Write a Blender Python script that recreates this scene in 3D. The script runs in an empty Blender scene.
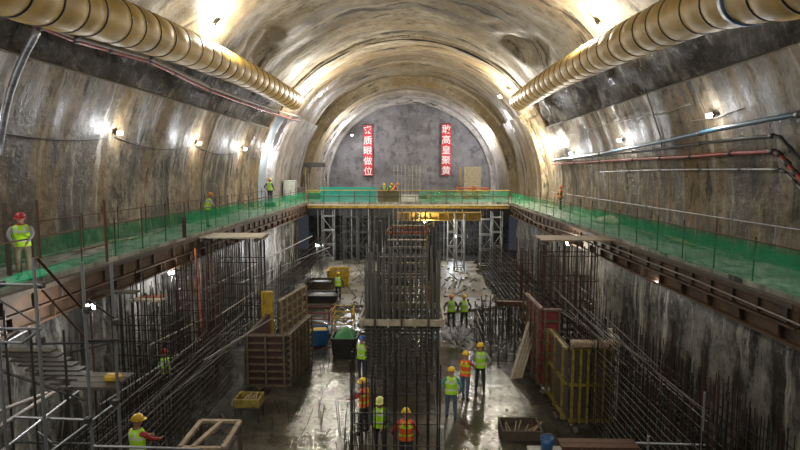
import bpy, bmesh, math, random
from mathutils import Vector, Matrix, noise
from math import sin, cos, pi, radians, atan, sqrt
random.seed(7)
S = bpy.context.scene
COL = S.collection
# ------------------------------------------------------------------ camera, world, exposure
FPX, CZ = 545.0, 8.3
PITCH = atan(54 / FPX); YAW = atan(15 / FPX * cos(PITCH))
cd = bpy.data.cameras.new('camera'); cam = bpy.data.objects.new('camera', cd); COL.objects.link(cam)
cam.location = (0, 0, CZ); cam.rotation_euler = (pi / 2 - PITCH, 0, YAW)
cd.sensor_width = 36; cd.lens = 36 * FPX / 800; cd.clip_start = .1; cd.clip_end = 300
S.camera = cam
w = bpy.data.worlds.new('tunnel_air'); S.world = w; w.use_nodes = True
w.node_tree.nodes['Background'].inputs[0].default_value = (.75, .85, 1, 1)
w.node_tree.nodes['Background'].inputs[1].default_value = .04
S.view_settings.view_transform = 'Standard'; S.view_settings.look = 'None'
S.view_settings.gamma = 1; S.view_settings.use_curve_mapping = False
S.view_settings.exposure = 0.0
WARM, COOL, WHITE = (1, .83, .58), (.97, .98, 1), (1, .92, .76)

def ray(u, v):
    x, y, z = u - 400, FPX, 225 - v
    y, z = y * cos(PITCH) + z * sin(PITCH), -y * sin(PITCH) + z * cos(PITCH)
    x, y = x * cos(YAW) - y * sin(YAW), x * sin(YAW) + y * cos(YAW)
    return Vector((x, y, z))
def at(u, v, Y):
    d = ray(u, v); return Vector((d.x * Y / d.y, Y, CZ + d.z * Y / d.y))
def onz(u, v, z):
    d = ray(u, v); t = (z - CZ) / d.z; return Vector((d.x * t, d.y * t, z))

# ------------------------------------------------------------------ materials
M = {}
def new_mat(name):
    m = bpy.data.materials.new(name); m.use_nodes = True; M[name] = m
    nt = m.node_tree; return m, nt, nt.nodes['Principled BSDF']
def nd(nt, t, ins=None, **kw):
    n = nt.nodes.new(t)
    for k, v in kw.items(): setattr(n, k, v)
    if ins:
        for k, v in ins.items():
            if hasattr(v, 'is_output') or isinstance(v, bpy.types.NodeSocket): nt.links.new(v, n.inputs[k])
            else: n.inputs[k].default_value = v
    return n
def ramp(nt, fac, stops):
    r = nt.nodes.new('ShaderNodeValToRGB'); nt.links.new(fac, r.inputs[0])
    e = r.color_ramp.elements
    while len(e) < len(stops): e.new(.5)
    for i, (p, c) in enumerate(stops):
        e[i].position = p; e[i].color = (c, c, c, 1) if not isinstance(c, tuple) else (*c, 1)
    return r.outputs[0]
def mix(nt, fac, a, b, mode='MIX'):
    n = nt.nodes.new('ShaderNodeMix'); n.data_type = 'RGBA'; n.blend_type = mode
    for s, v in ((n.inputs[0], fac), (n.inputs[6], a), (n.inputs[7], b)):
        if isinstance(v, bpy.types.NodeSocket): nt.links.new(v, s)
        elif isinstance(v, tuple): s.default_value = (*v, 1)
        else: s.default_value = v
    return n.outputs[2]
def noi(nt, vec, scale, detail=4, rough=.6):
    return nd(nt, 'ShaderNodeTexNoise', {'Vector': vec, 'Scale': scale, 'Detail': detail, 'Roughness': rough}).outputs[0]
def mapping(nt, out, sc):
    return nd(nt, 'ShaderNodeMapping', {'Vector': out, 'Scale': sc}).outputs[0]

def plain(name, col, rough=.6, metal=0, dirt=(.05, .045, .035), amount=.6, scale=6, bump=.3, spec=.5):
    m, nt, b = new_mat(name)
    co = nd(nt, 'ShaderNodeTexCoord').outputs['Object']
    n1 = noi(nt, co, scale, 6)
    c = mix(nt, ramp(nt, n1, [(.42, 0), (.72, amount)]), col, dirt)
    nt.links.new(c, b.inputs['Base Color'])
    b.inputs['Roughness'].default_value = rough; b.inputs['Metallic'].default_value = metal
    b.inputs['Specular IOR Level'].default_value = spec
    if bump:
        bp = nd(nt, 'ShaderNodeBump', {'Strength': bump, 'Distance': .02, 'Height': n1})
        nt.links.new(bp.outputs[0], b.inputs['Normal'])
    return m

def concrete_streak(name, ca, cb, dark, joint=9.0, streak=.8, rough=(.35, .8), bump=.5, us=1.3, vs=.1, jstr=.75, efflo=.5, brown=.0, grit=.7, top=None, panel=.35, black=.92):
    m, nt, b = new_mat(name)
    uv0 = nd(nt, 'ShaderNodeTexCoord').outputs['UV']
    wob = nd(nt, 'ShaderNodeTexNoise', {'Vector': uv0, 'Scale': .9, 'Detail': 5}).outputs['Color']
    off = nd(nt, 'ShaderNodeVectorMath', {0: nd(nt, 'ShaderNodeVectorMath', {0: wob, 1: (.5, .5, .5)}, operation='SUBTRACT').outputs[0], 1: (.5, .5, 0)}, operation='MULTIPLY').outputs[0]
    uv = nd(nt, 'ShaderNodeVectorMath', {0: uv0, 1: off}, operation='ADD').outputs[0]
    blotch = noi(nt, mapping(nt, uv0, (.25, .16, 1)), 1, 6, .65)
    c = mix(nt, ramp(nt, blotch, [(.40, 0), (.58, 1)]), ca, cb)
    su = nd(nt, 'ShaderNodeSeparateXYZ', {0: uv0}).outputs[0]
    if joint:
        cell = nd(nt, 'ShaderNodeMath', {0: nd(nt, 'ShaderNodeMath', {0: su, 1: joint}, operation='DIVIDE').outputs[0]}, operation='FLOOR').outputs[0]
        wn = nd(nt, 'ShaderNodeTexWhiteNoise', {'W': cell}, noise_dimensions='1D').outputs[0]
        c = mix(nt, ramp(nt, wn, [(0, 0), (1, panel)]), c, dark)
    med = noi(nt, mapping(nt, uv0, (1.1, .8, 1)), 1, 8, .72)
    c = mix(nt, ramp(nt, med, [(.38, .85), (.50, 0)]), c, dark)
    warm = noi(nt, mapping(nt, uv, (.33, .12, 5)), 1, 5, .6)
    c = mix(nt, ramp(nt, warm, [(.46, 0), (.58, brown)]), c, (.19, .125, .05))
    st = noi(nt, mapping(nt, uv, (us * .55, vs, 1)), 1, 5, .6)
    c = mix(nt, ramp(nt, st, [(.50, 0), (.57, streak)]), c, dark)
    gr = noi(nt, mapping(nt, uv0, (2.0, 1.7, 2)), 1, 9, .8)
    c = mix(nt, ramp(nt, gr, [(.40, grit), (.49, 0)]), c, dark)
    c = mix(nt, ramp(nt, gr, [(.54, 0), (.62, grit * .5)]), c, (.46, .42, .34))
    st2 = noi(nt, mapping(nt, uv, (us * 1.3, vs * .9, 3)), 1, 5, .65)
    c = mix(nt, ramp(nt, st2, [(.56, 0), (.66, efflo)]), c, (.56, .53, .46))
    blk = noi(nt, mapping(nt, uv, (us * .8, vs * 2.2, 7)), 1.2, 7, .72)
    c = mix(nt, ramp(nt, blk, [(.56, 0), (.61, black)]), c, (.018, .016, .012))
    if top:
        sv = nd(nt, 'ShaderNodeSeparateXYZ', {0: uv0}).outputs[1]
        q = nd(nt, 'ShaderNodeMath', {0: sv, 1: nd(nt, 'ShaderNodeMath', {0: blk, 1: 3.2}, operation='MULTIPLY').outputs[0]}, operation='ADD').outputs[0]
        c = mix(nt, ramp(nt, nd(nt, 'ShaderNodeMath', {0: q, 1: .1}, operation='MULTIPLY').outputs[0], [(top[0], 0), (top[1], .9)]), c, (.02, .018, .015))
    if joint:
        mod = nd(nt, 'ShaderNodeMath', {0: su, 1: joint}, operation='PINGPONG').outputs[0]
        s2 = nd(nt, 'ShaderNodeMath', {0: mod, 1: nd(nt, 'ShaderNodeMath', {0: med, 1: .15}, operation='MULTIPLY').outputs[0]}, operation='SUBTRACT').outputs[0]
        c = mix(nt, ramp(nt, s2, [(0, jstr), (.035, 0)]), c, (.03, .026, .02))
    nt.links.new(c, b.inputs['Base Color'])
    b.inputs['Specular IOR Level'].default_value = .22
    nt.links.new(ramp(nt, st, [(.4, rough[1]), (.6, rough[0])]), b.inputs['Roughness'])
    bp1 = nd(nt, 'ShaderNodeBump', {'Strength': bump, 'Distance': .12, 'Height': med})
    bp2 = nd(nt, 'ShaderNodeBump', {'Strength': bump, 'Distance': .06, 'Height': gr, 'Normal': bp1.outputs[0]})
    nt.links.new(bp2.outputs[0], b.inputs['Normal'])
    return m

concrete_streak('lining', (.16, .13, .085), (.36, .30, .22), (.045, .036, .025), us=1.5, vs=.12, streak=.85, bump=.8, brown=.8)
concrete_streak('vault', (.24, .20, .135), (.40, .35, .26), (.085, .068, .045), us=.8, vs=.06, streak=.6, brown=.4, grit=.4, rough=(.5, .85), bump=.6, efflo=.2, joint=14)
concrete_streak('inner_vault', (.24, .19, .115), (.36, .31, .22), (.13, .10, .065), us=1.0, vs=.07, streak=.6, bump=.6, brown=.7)
concrete_streak('rough_rock', (.07, .06, .045), (.15, .13, .10), (.02, .017, .012), us=.9, vs=.5, streak=.8, rough=(.25, .6), bump=1.4, grit=1)
concrete_streak('ring_concrete', (.27, .25, .24), (.40, .37, .36), (.16, .14, .12), us=1.3, vs=.06, streak=.5, bump=.4, joint=0, grit=.3)
concrete_streak('end_concrete', (.15, .143, .155), (.21, .20, .215), (.08, .075, .08), us=.5, vs=.5, streak=.4, bump=.2, joint=0, efflo=.1, grit=.12, black=.1)
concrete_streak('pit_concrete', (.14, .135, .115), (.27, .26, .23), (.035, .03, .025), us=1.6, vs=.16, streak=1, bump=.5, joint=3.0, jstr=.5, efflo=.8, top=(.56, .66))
concrete_streak('walk_concrete', (.24, .25, .21), (.34, .34, .29), (.10, .10, .08), us=.5, vs=.9, streak=.5, bump=.3, joint=0)
plain('membrane', (.22, .26, .30), .3, 0, (.10, .11, .12), .6, 1.2)
plain('rust', (.10, .045, .022), .75, .2, (.03, .018, .012), .8, 9)
plain('rebar', (.045, .038, .032), .45, .6, (.02, .016, .012), .7, 14, bump=.2)
plain('rebar_rust', (.085, .04, .025), .7, .3, (.04, .025, .02), .7, 10, bump=.2)
plain('steel_pale', (.34, .35, .36), .42, .65, (.10, .09, .08), .8, 7, bump=.1)
plain('steel_dark', (.06, .058, .055), .5, .5, (.02, .02, .02), .7, 7)
plain('beam_brown', (.10, .055, .028), .7, .1, (.03, .02, .014), .9, 2.2)
plain('timber', (.30, .22, .13), .75, 0, (.08, .06, .04), .8, 5)
plain('timber_mid', (.13, .10, .062), .75, 0, (.05, .035, .02), .8, 5)
plain('timber_pale', (.46, .40, .29), .75, 0, (.14, .11, .08), .7, 5)
plain('debris', (.13, .115, .09), .6, 0, (.03, .03, .02), .8, 5)
plain('timber_dark', (.075, .055, .035), .8, 0, (.03, .025, .02), .8, 5)
plain('yellow_paint', (.55, .36, .03), .5, .1, (.12, .07, .02), .75, 4)
plain('red_paint', (.22, .03, .03), .55, .1, (.05, .02, .015), .75, 4)
plain('maroon', (.055, .02, .018), .65, .1, (.03, .02, .015), .7, 4)
plain('red_pipe', (.30, .045, .035), .4, .2, (.12, .04, .03), .6, 5, bump=0)
plain('blue_pipe', (.03, .10, .16), .35, .1, (.02, .04, .06), .6, 5, bump=0)
plain('blue_plastic', (.02, .09, .22), .4, 0, (.02, .04, .07), .6, 4)
plain('duct', (.44, .28, .055), .5, 0, (.24, .14, .03), .8, 1.4, bump=.4)
plain('girder_yellow', (.34, .22, .03), .6, .1, (.08, .05, .015), .8, 3)
plain('old_yellow', (.24, .18, .03), .6, .1, (.04, .03, .015), .85, 6)
plain('rebar_pale', (.22, .21, .19), .45, .5, (.05, .04, .03), .8, 12)
plain('duct_band', (.02, .07, .16), .4)
plain('black_rubber', (.012, .012, .012), .6)
plain('cable_grey', (.26, .22, .18), .6, bump=0)
plain('red_cloth', (.55, .02, .035), .6, 0, (.42, .015, .03), .5, 1, bump=0)
plain('white_paint', (.75, .72, .72), .6, amount=.1, bump=0)
plain('green_sheet', (.05, .26, .09), .5, 0, (.04, .10, .05), .7, 3)
plain('white_sack', (.45, .46, .42), .6, 0, (.15, .15, .13), .7, 6)
plain('orange_steel', (.42, .10, .03), .6, .1, (.10, .04, .02), .7, 4)
plain('skin', (.34, .18, .11), .55, amount=.1, bump=0)
plain('hair', (.01, .008, .007), .6, amount=0, bump=0)
plain('boot', (.02, .02, .018), .5, bump=0)
for nm, c in dict(hivis=(.42, .80, .02), hivis_orange=(.85, .13, .02), reflective=(.62, .64, .60), shirt_grey=(.28, .29, .28), shirt_dark=(.03, .035, .05),
                  shirt_teal=(.05, .20, .20), shirt_red=(.38, .03, .03), trousers_khaki=(.15, .13, .07), trousers_dark=(.03, .032, .04),
                  trousers_jeans=(.09, .12, .17), hat_yellow=(.80, .50, .02), hat_red=(.45, .03, .03), hat_blue=(.02, .10, .45), hat_pale=(.75, .75, .25), hat_orange=(.8, .25, .04)).items():
    plain(nm, c, .35 if nm.startswith('hat') else .7, 0, tuple(x * .6 for x in c), .35, 7, bump=0)

def mat_floor(name, ca, cb, wet=.5, bump=.25):
    m, nt, b = new_mat(name)
    co = nd(nt, 'ShaderNodeTexCoord').outputs['Object']
    a = noi(nt, co, .45, 8, .68); f = noi(nt, co, 3.5, 8, .75); g = noi(nt, co, 16, 4, .7)
    c = mix(nt, ramp(nt, a, [(.38, 0), (.62, 1)]), ca, cb)
    c = mix(nt, ramp(nt, f, [(.38, .45), (.52, 0)]), c, (.025, .022, .018))
    nt.links.new(c, b.inputs['Base Color'])
    nt.links.new(ramp(nt, a, [(.40, .05 + .5 * (1 - wet)), (.62, .26 + .4 * (1 - wet))]), b.inputs['Roughness'])
    b1 = nd(nt, 'ShaderNodeBump', {'Strength': bump, 'Distance': .06, 'Height': f})
    b2 = nd(nt, 'ShaderNodeBump', {'Strength': bump, 'Distance': .02, 'Height': g, 'Normal': b1.outputs[0]})
    nt.links.new(b2.outputs[0], b.inputs['Normal'])
mat_floor('wet_slab', (.035, .032, .022), (.085, .077, .058), wet=1, bump=.16)
mat_floor('dry_slab', (.09, .082, .065), (.23, .215, .18), wet=.4, bump=.3)
mat_floor('mud', (.02, .018, .014), (.045, .04, .03), wet=.8, bump=.9)

def mat_net(name, col, tr):
    m, nt, b = new_mat(name)
    out = nt.nodes['Material Output']
    co = nd(nt, 'ShaderNodeTexCoord').outputs['Object']
    n1 = noi(nt, co, 2.5, 5, .7)
    c = mix(nt, n1, col, tuple(x * .55 for x in col))
    d = nd(nt, 'ShaderNodeBsdfDiffuse', {'Color': c}); t = nd(nt, 'ShaderNodeBsdfTranslucent', {'Color': c})
    a = nd(nt, 'ShaderNodeMixShader', {0: .4, 1: d.outputs[0], 2: t.outputs[0]})
    tp = nd(nt, 'ShaderNodeBsdfTransparent')
    f = ramp(nt, n1, [(.3, tr + .12), (.7, tr - .15)])
    s = nd(nt, 'ShaderNodeMixShader', {0: f, 1: a.outputs[0], 2: tp.outputs[0]})
    nt.links.new(s.outputs[0], out.inputs[0])
mat_net('net_green', (.03, .50, .22), .52)
mat_net('net_brown', (.14, .13, .06), .15)
mat_net('net_teal', (.03, .48, .36), .25)

def mat_emit(name, col, s):
    m, nt, b = new_mat(name)
    b.inputs['Base Color'].default_value = (*col, 1)
    b.inputs['Emission Color'].default_value = (*col, 1); b.inputs['Emission Strength'].default_value = s
mat_emit('lens_cool', COOL, 150); mat_emit('lens_warm', WHITE, 120)

# ------------------------------------------------------------------ helpers
def tag(o, label=None, cat=None, group=None, kind=None):
    if label: o['label'] = label
    if cat: o['category'] = cat
    if group: o['group'] = group
    if kind: o['kind'] = kind
    return o
def empty(name, loc=(0, 0, 0), label=None, cat=None, group=None, rz=0):
    o = bpy.data.objects.new(name, None); COL.objects.link(o); o.location = loc; o.rotation_euler.z = rz
    o.empty_display_size = .1
    return tag(o, label, cat, group)
def wloc(o):
    v = Vector((0, 0, 0))
    while o: v += o.location; o = o.parent
    return v
class MB:
    def __init__(s): s.bm = bmesh.new(); s.mi = 0
    def _fin(s, fs):
        for f in fs: f.material_index = s.mi
    def box(s, a, b, rot=None, piv=None):
        a = Vector(a); b = Vector(b); c = (a + b) / 2; h = (b - a) / 2
        vs = []
        for x in (-1, 1):
            for y in (-1, 1):
                for z in (-1, 1):
                    p = Vector((x * h.x, y * h.y, z * h.z))
                    if rot: p = rot @ p
                    vs.append(s.bm.verts.new(c + p))
        for q in ((0, 1, 3, 2), (4, 6, 7, 5), (0, 4, 5, 1), (2, 3, 7, 6), (0, 2, 6, 4), (1, 5, 7, 3)):
            s._fin([s.bm.faces.new([vs[i] for i in q])])
        return s
    def beam(s, a, b, w_, h_):
        a = Vector(a); b = Vector(b); d = b - a; L = d.length; z = d.normalized()
        up = Vector((0, 0, 1)) if abs(z.z) < .95 else Vector((0, 1, 0))
        x = z.cross(up).normalized(); y = x.cross(z)
        R = Matrix((x, z, y)).transposed(); c = (a + b) / 2
        return s.box(c - Vector((w_ / 2, L / 2, h_ / 2)), c + Vector((w_ / 2, L / 2, h_ / 2)), R)
    def tube(s, pts, r, n=8, cap=True, closed=False):
        pts = [Vector(p) for p in pts]; rings = []
        rr = r if isinstance(r, (list, tuple)) else [r] * len(pts)
        N = len(pts); prev = None
        for i, p in enumerate(pts):
            if closed: t = pts[(i + 1) % N] - pts[i - 1]
            else: t = pts[min(i + 1, N - 1)] - pts[max(i - 1, 0)]
            t.normalize()
            if prev is None:
                up = Vector((0, 0, 1)) if abs(t.z) < .9 else Vector((1, 0, 0))
                x = t.cross(up).normalized()
            else: x = (prev - t * prev.dot(t)).normalized()
            prev = x; y = t.cross(x)
            rings.append([s.bm.verts.new(p + (x * cos(2 * pi * k / n) + y * sin(2 * pi * k / n)) * rr[i]) for k in range(n)])
        for i in range(N if closed else N - 1):
            A = rings[i]; B = rings[(i + 1) % N]
            for k in range(n):
                f = s.bm.faces.new((A[k], A[(k + 1) % n], B[(k + 1) % n], B[k])); f.smooth = n > 5; f.material_index = s.mi
        if cap and not closed:
            s._fin([s.bm.faces.new(rings[0][::-1]), s.bm.faces.new(rings[-1])])
        return s
    def loft(s, rings, cap=True, smooth=True):
        R = [[s.bm.verts.new(p) for p in r] for r in rings]; n = len(R[0])
        for i in range(len(R) - 1):
            for k in range(n):
                f = s.bm.faces.new((R[i][k], R[i][(k + 1) % n], R[i + 1][(k + 1) % n], R[i + 1][k])); f.smooth = smooth; f.material_index = s.mi
        if cap: s._fin([s.bm.faces.new(R[0][::-1]), s.bm.faces.new(R[-1])])
        return s
    def prism(s, poly, axis, a, b):
        def P(q, t): return Vector((t, q[0], q[1])) if axis == 'x' else (Vector((q[0], t, q[1])) if axis == 'y' else Vector((q[0], q[1], t)))
        return s.loft([[P(q, a) for q in poly], [P(q, b) for q in poly]], True, False)
    def build(s, name, mats, parent=None, local=False, bevel=0):
        o0 = wloc(parent) if (parent and not local) else Vector((0, 0, 0))
        if o0.length: bmesh.ops.translate(s.bm, verts=s.bm.verts, vec=-o0)
        bmesh.ops.recalc_face_normals(s.bm, faces=s.bm.faces)
        if bevel: bmesh.ops.bevel(s.bm, geom=s.bm.edges, offset=bevel, segments=1, affect='EDGES')
        me = bpy.data.meshes.new(name); s.bm.to_mesh(me); s.bm.free()
        for m in (mats if isinstance(mats, (list, tuple)) else [mats]): me.materials.append(M[m])
        o = bpy.data.objects.new(name, me); COL.objects.link(o); o.parent = parent
        return o
def recenter(o, loc):
    loc = Vector(loc); o.data.transform(Matrix.Translation(-loc)); o.location = loc; return o
UNIT = {}
def unit(m, n=6):
    if (m, n) not in UNIT:
        b = MB(); b.tube([(0, 0, -.5), (0, 0, .5)], 1, n)
        me = bpy.data.meshes.new('bar_' + m); bmesh.ops.recalc_face_normals(b.bm, faces=b.bm.faces); b.bm.to_mesh(me); b.bm.free(); me.materials.append(M[m]); UNIT[(m, n)] = me
    return UNIT[(m, n)]
def bar(name, a, b, r, m, parent=None, n=6):
    a = Vector(a); b = Vector(b); d = b - a
    o = bpy.data.objects.new(name, unit(m, n)); COL.objects.link(o)
    o.parent = parent; c = (a + b) / 2
    if parent: c = c - wloc(parent)
    o.matrix_basis = Matrix.Translation(c) @ d.to_track_quat('Z', 'Y').to_matrix().to_4x4() @ Matrix.Diagonal((r, r, d.length, 1))
    return o
def struct(name, mb, m):
    return tag(mb.build(name, m), kind='structure')
def lname(i): return ['first', 'second', 'third', 'fourth', 'fifth', 'sixth', 'seventh', 'eighth', 'ninth', 'tenth'][i]

# ------------------------------------------------------------------ tunnel shell
CX, ZC = -.7, 6.4
DENTS = [(33.5, 2.30, 2.6, .13, .55), (36.5, .90, 3.2, .12, .7), (36, 1.10, 1.5, .04, .25), (24, 2.45, 2.4, .10, .3)]
def shell(name, m, y0, y1, R, a0, a1, dy=.5, da=.035, amp=.10, dents=False):
    ny = max(2, int((y1 - y0) / dy)); na = max(2, int((a1 - a0) / da)); bm = bmesh.new()
    uvl = bm.loops.layers.uv.new('UVMap'); g = []; uvs = {}
    for i in range(ny + 1):
        y = y0 + (y1 - y0) * i / ny; row = []
        for j in range(na + 1):
            a = a0 + (a1 - a0) * j / na
            p0 = Vector((CX + R * cos(a), y, ZC + R * sin(a)))
            dz = amp * (noise.noise(Vector((y * .25, a * 5, R))) + .5 * noise.noise(Vector((y * 1.1, a * 14, R))))
            if dents:
                for (dyc, dac, ly, la, dp) in DENTS:
                    q = ((y - dyc) / ly) ** 2 + ((a - dac - .02 * (y - dyc)) / la) ** 2 + .4 * noise.noise(p0 * .9)
                    if q < 1: dz += dp * (1 - max(q, 0)) ** .6
            rr = R + dz
            v = bm.verts.new((CX + rr * cos(a), y, ZC + rr * sin(a))); row.append(v); uvs[v] = (y + 3, a * R)
        g.append(row)
    for i in range(ny):
        for j in range(na):
            f = bm.faces.new((g[i][j], g[i][j + 1], g[i + 1][j + 1], g[i + 1][j])); f.smooth = True
            for l in f.loops: l[uvl].uv = uvs[l.vert]
    me = bpy.data.meshes.new(name); bm.to_mesh(me); bm.free(); me.materials.append(M[m])
    o = bpy.data.objects.new(name, me); COL.objects.link(o); return tag(o, kind='structure')
def ring(name, m, y0, y1, r0, r1, a0=-.09, a1=pi + .09):
    bm = bmesh.new(); uvl = bm.loops.layers.uv.new('UVMap'); rows = []; n = 120
    c = [(y0, r1), (y0, r0 + .12), (y0 + .12, r0), (y1 - .12, r0), (y1, r0 + .12), (y1, r1)]; s = [0]
    for i in range(1, len(c)): s.append(s[-1] + math.dist(c[i], c[i - 1]))
    for j in range(n + 1):
        a = a0 + (a1 - a0) * j / n
        k = .06 * noise.noise(Vector((a * 6, y0, r0)))
        rows.append([bm.verts.new((CX + (r + k) * cos(a), y, ZC + (r + k) * sin(a))) for y, r in c])
    for j in range(n):
        for i in range(len(c) - 1):
            f = bm.faces.new((rows[j][i], rows[j][i + 1], rows[j + 1][i + 1], rows[j + 1][i]))
            uu = [(s[i], j), (s[i + 1], j), (s[i + 1], j + 1), (s[i], j + 1)]
            for l, (a_, b_) in zip(f.loops, uu): l[uvl].uv = (a_ + y0, b_ * (a1 - a0) / n * r0)
    me = bpy.data.meshes.new(name); bm.to_mesh(me); bm.free(); me.materials.append(M[m])
    o = bpy.data.objects.new(name, me); COL.objects.link(o); return tag(o, kind='structure')
AW, BW = .45, .66
shell('wall_right', 'lining', -9, 45, 12.35, -.09, AW, amp=.08)
shell('wall_left', 'lining', -9, 45, 12.35, pi - AW, pi + .09, amp=.08)
shell('ceiling_band_right', 'rough_rock', -9, 45, 12.7, AW - .01, BW, amp=.3)
shell('ceiling_band_left', 'rough_rock', -9, 45, 12.7, pi - BW, pi - AW + .01, amp=.3)
shell('ceiling', 'vault', -9, 45, 12.6, BW - .02, pi - BW + .02, amp=.16, dents=True)
for s_ in (0, 1):    # ledge on top of the lower lining
    a = AW if s_ == 0 else pi - AW
    p = [(CX + 12.33 * cos(a), ZC + 12.33 * sin(a)), (CX + 13.0 * cos(a), ZC + 13.0 * sin(a))]
    b2 = MB(); b2.prism([p[0], p[1], (p[1][0], p[1][1] - .25), (p[0][0], p[0][1] - .06)], 'y', -9, 45)
    struct('trim_%d' % (s_ + 1), b2, 'debris')
ring('trim_3', 'inner_vault', 44.6, 45.3, 12.45, 13.6)
SA = .55
shell('ceiling_inner', 'inner_vault', 45, 62, 12.35, SA, pi - SA, amp=.14)
shell('wall_recess_left', 'membrane', 45, 49, 12.75, pi - SA, pi + .09, amp=.05)
shell('wall_recess_right', 'inner_vault', 45, 49, 12.5, -.09, SA, amp=.05)
shell('wall_inner_left', 'ring_concrete', 48.8, 62, 12.0, pi - SA - .05, pi + .09, amp=.1)
shell('wall_inner_right', 'inner_vault', 48.8, 62, 12.0, -.09, SA + .05, amp=.1)
ring('trim_4', 'ring_concrete', 48.5, 49, 11.95, 13.4, pi - SA - .05, pi + .09)
ring('trim_8', 'inner_vault', 48.5, 49, 11.95, 13.4, -.09, SA + .05)
ring('trim_5', 'inner_vault', 61, 62.6, 11.15, 13)
shell('ceiling_far', 'inner_vault', 62.3, 66, 11.35, -.09, pi + .09, amp=.08)
ring('trim_6', 'ring_concrete', 65.4, 66.6, 10.6, 12)
shell('ceiling_end', 'ring_concrete', 66.4, 70.2, 10.75, -.09, pi + .09, amp=.05)
ring('trim_7', 'ring_concrete', 68.4, 69.2, 10.2, 11.5)
def plane_uv(name, m, pts, nx, ny, uvs, kind='structure', amp=0):
    # pts: 4 corners (a,b,c,d); bilinear grid with metre uvs
    A, B, C_, D = [Vector(p) for p in pts]; bm = bmesh.new(); uvl = bm.loops.layers.uv.new('UVMap'); g = []; U = {}
    nrm = (B - A).cross(D - A).normalized()
    for i in range(nx + 1):
        r = []
        for j in range(ny + 1):
            s, t = i / nx, j / ny
            p = (A * (1 - s) + B * s) * (1 - t) + (D * (1 - s) + C_ * s) * t
            if amp: p = p + nrm * amp * noise.noise(p * .8)
            v = bm.verts.new(p); U[v] = (s * uvs[0], t * uvs[1]); r.append(v)
        g.append(r)
    for i in range(nx):
        for j in range(ny):
            f = bm.faces.new((g[i][j], g[i + 1][j], g[i + 1][j + 1], g[i][j + 1])); f.smooth = True
            for l in f.loops: l[uvl].uv = U[l.vert]
    me = bpy.data.meshes.new(name); bm.to_mesh(me); bm.free(); me.materials.append(M[m])
    o = bpy.data.objects.new(name, me); COL.objects.link(o)
    return tag(o, kind=kind) if kind else o
plane_uv('wall_end', 'end_concrete', [(-12.5, 70, 5), (11, 70, 5), (11, 70, 18.5), (-12.5, 70, 18.5)], 30, 20, (23, 13), amp=.25)
# pit
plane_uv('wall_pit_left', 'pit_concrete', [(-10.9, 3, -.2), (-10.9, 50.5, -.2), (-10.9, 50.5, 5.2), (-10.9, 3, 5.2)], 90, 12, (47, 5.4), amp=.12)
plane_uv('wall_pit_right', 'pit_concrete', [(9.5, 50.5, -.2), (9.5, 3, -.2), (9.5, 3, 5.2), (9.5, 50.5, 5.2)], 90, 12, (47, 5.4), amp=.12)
plane_uv('wall_pit_end', 'mud', [(-11.4, 58, -.2), (10, 58, -.2), (10, 58, 5.2), (-11.4, 58, 5.2)], 40, 10, (21, 5.4), amp=.1)  # dark mud colour borrowed to paint in the darkness under the bridge
b = MB(); b.box((-13.4, 3, -.5), (12, 58, -.12)); struct('floor', b, 'mud')
def slab(name, m, poly, z0=-.14, z1=0.0):
    b = MB(); b.prism(poly, 'z', z0, z1); struct(name, b, m)
def rag(poly, k=.18, step=.7):
    out = []
    for i in range(len(poly)):
        a = Vector(poly[i]); c = Vector(poly[(i + 1) % len(poly)]); n = max(1, int((c - a).length / step))
        for j in range(n):
            p = a.lerp(c, j / n); out.append((p.x + random.uniform(-k, k), p.y + random.uniform(-k, k)))
    return out
slab('floor_slab_front', 'wet_slab', rag([(-5.6, 12), (4.0, 12), (4.6, 17.2), (4.2, 20.5), (2.8, 24.5), (-.5, 26.5), (-3.2, 27), (-5.5, 22.5)], .1))
slab('floor_slab_far_left', 'dry_slab', rag([(-8.2, 33.5), (-1.9, 33), (-1.9, 50), (-9, 50)], .2))
slab('floor_slab_far_right', 'dry_slab', rag([(1.4, 31.5), (5.1, 33), (5.4, 50), (1.4, 50)], .25))
slab('floor_slab_middle', 'wet_slab', rag([(-5.6, 27.2), (-2.2, 27.4), (-2.2, 32.6), (-6.6, 32.8)], .2))
# walkways and rear deck
def walk(name, x0, x1, y0, y1):
    b = MB(); b.box((x0, y0, 5.12), (x1, y1, 5.4)); o = struct(name, b, 'walk_concrete')
    me = o.data; uv = me.uv_layers.new(name='UVMap')
    for l in me.loops: c = me.vertices[l.vertex_index].co; uv.data[l.index].uv = (c.y, c.x)
walk('floor_walkway_left', -13.2, -10.15, -9, 51); walk('floor_walkway_right', 8.85, 11.8, -9, 51)
walk('floor_rear_deck', -12.8, 11.4, 56, 70.2)
walk('floor_bridge_deck', -12.8, 11.6, 51, 56)

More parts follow.
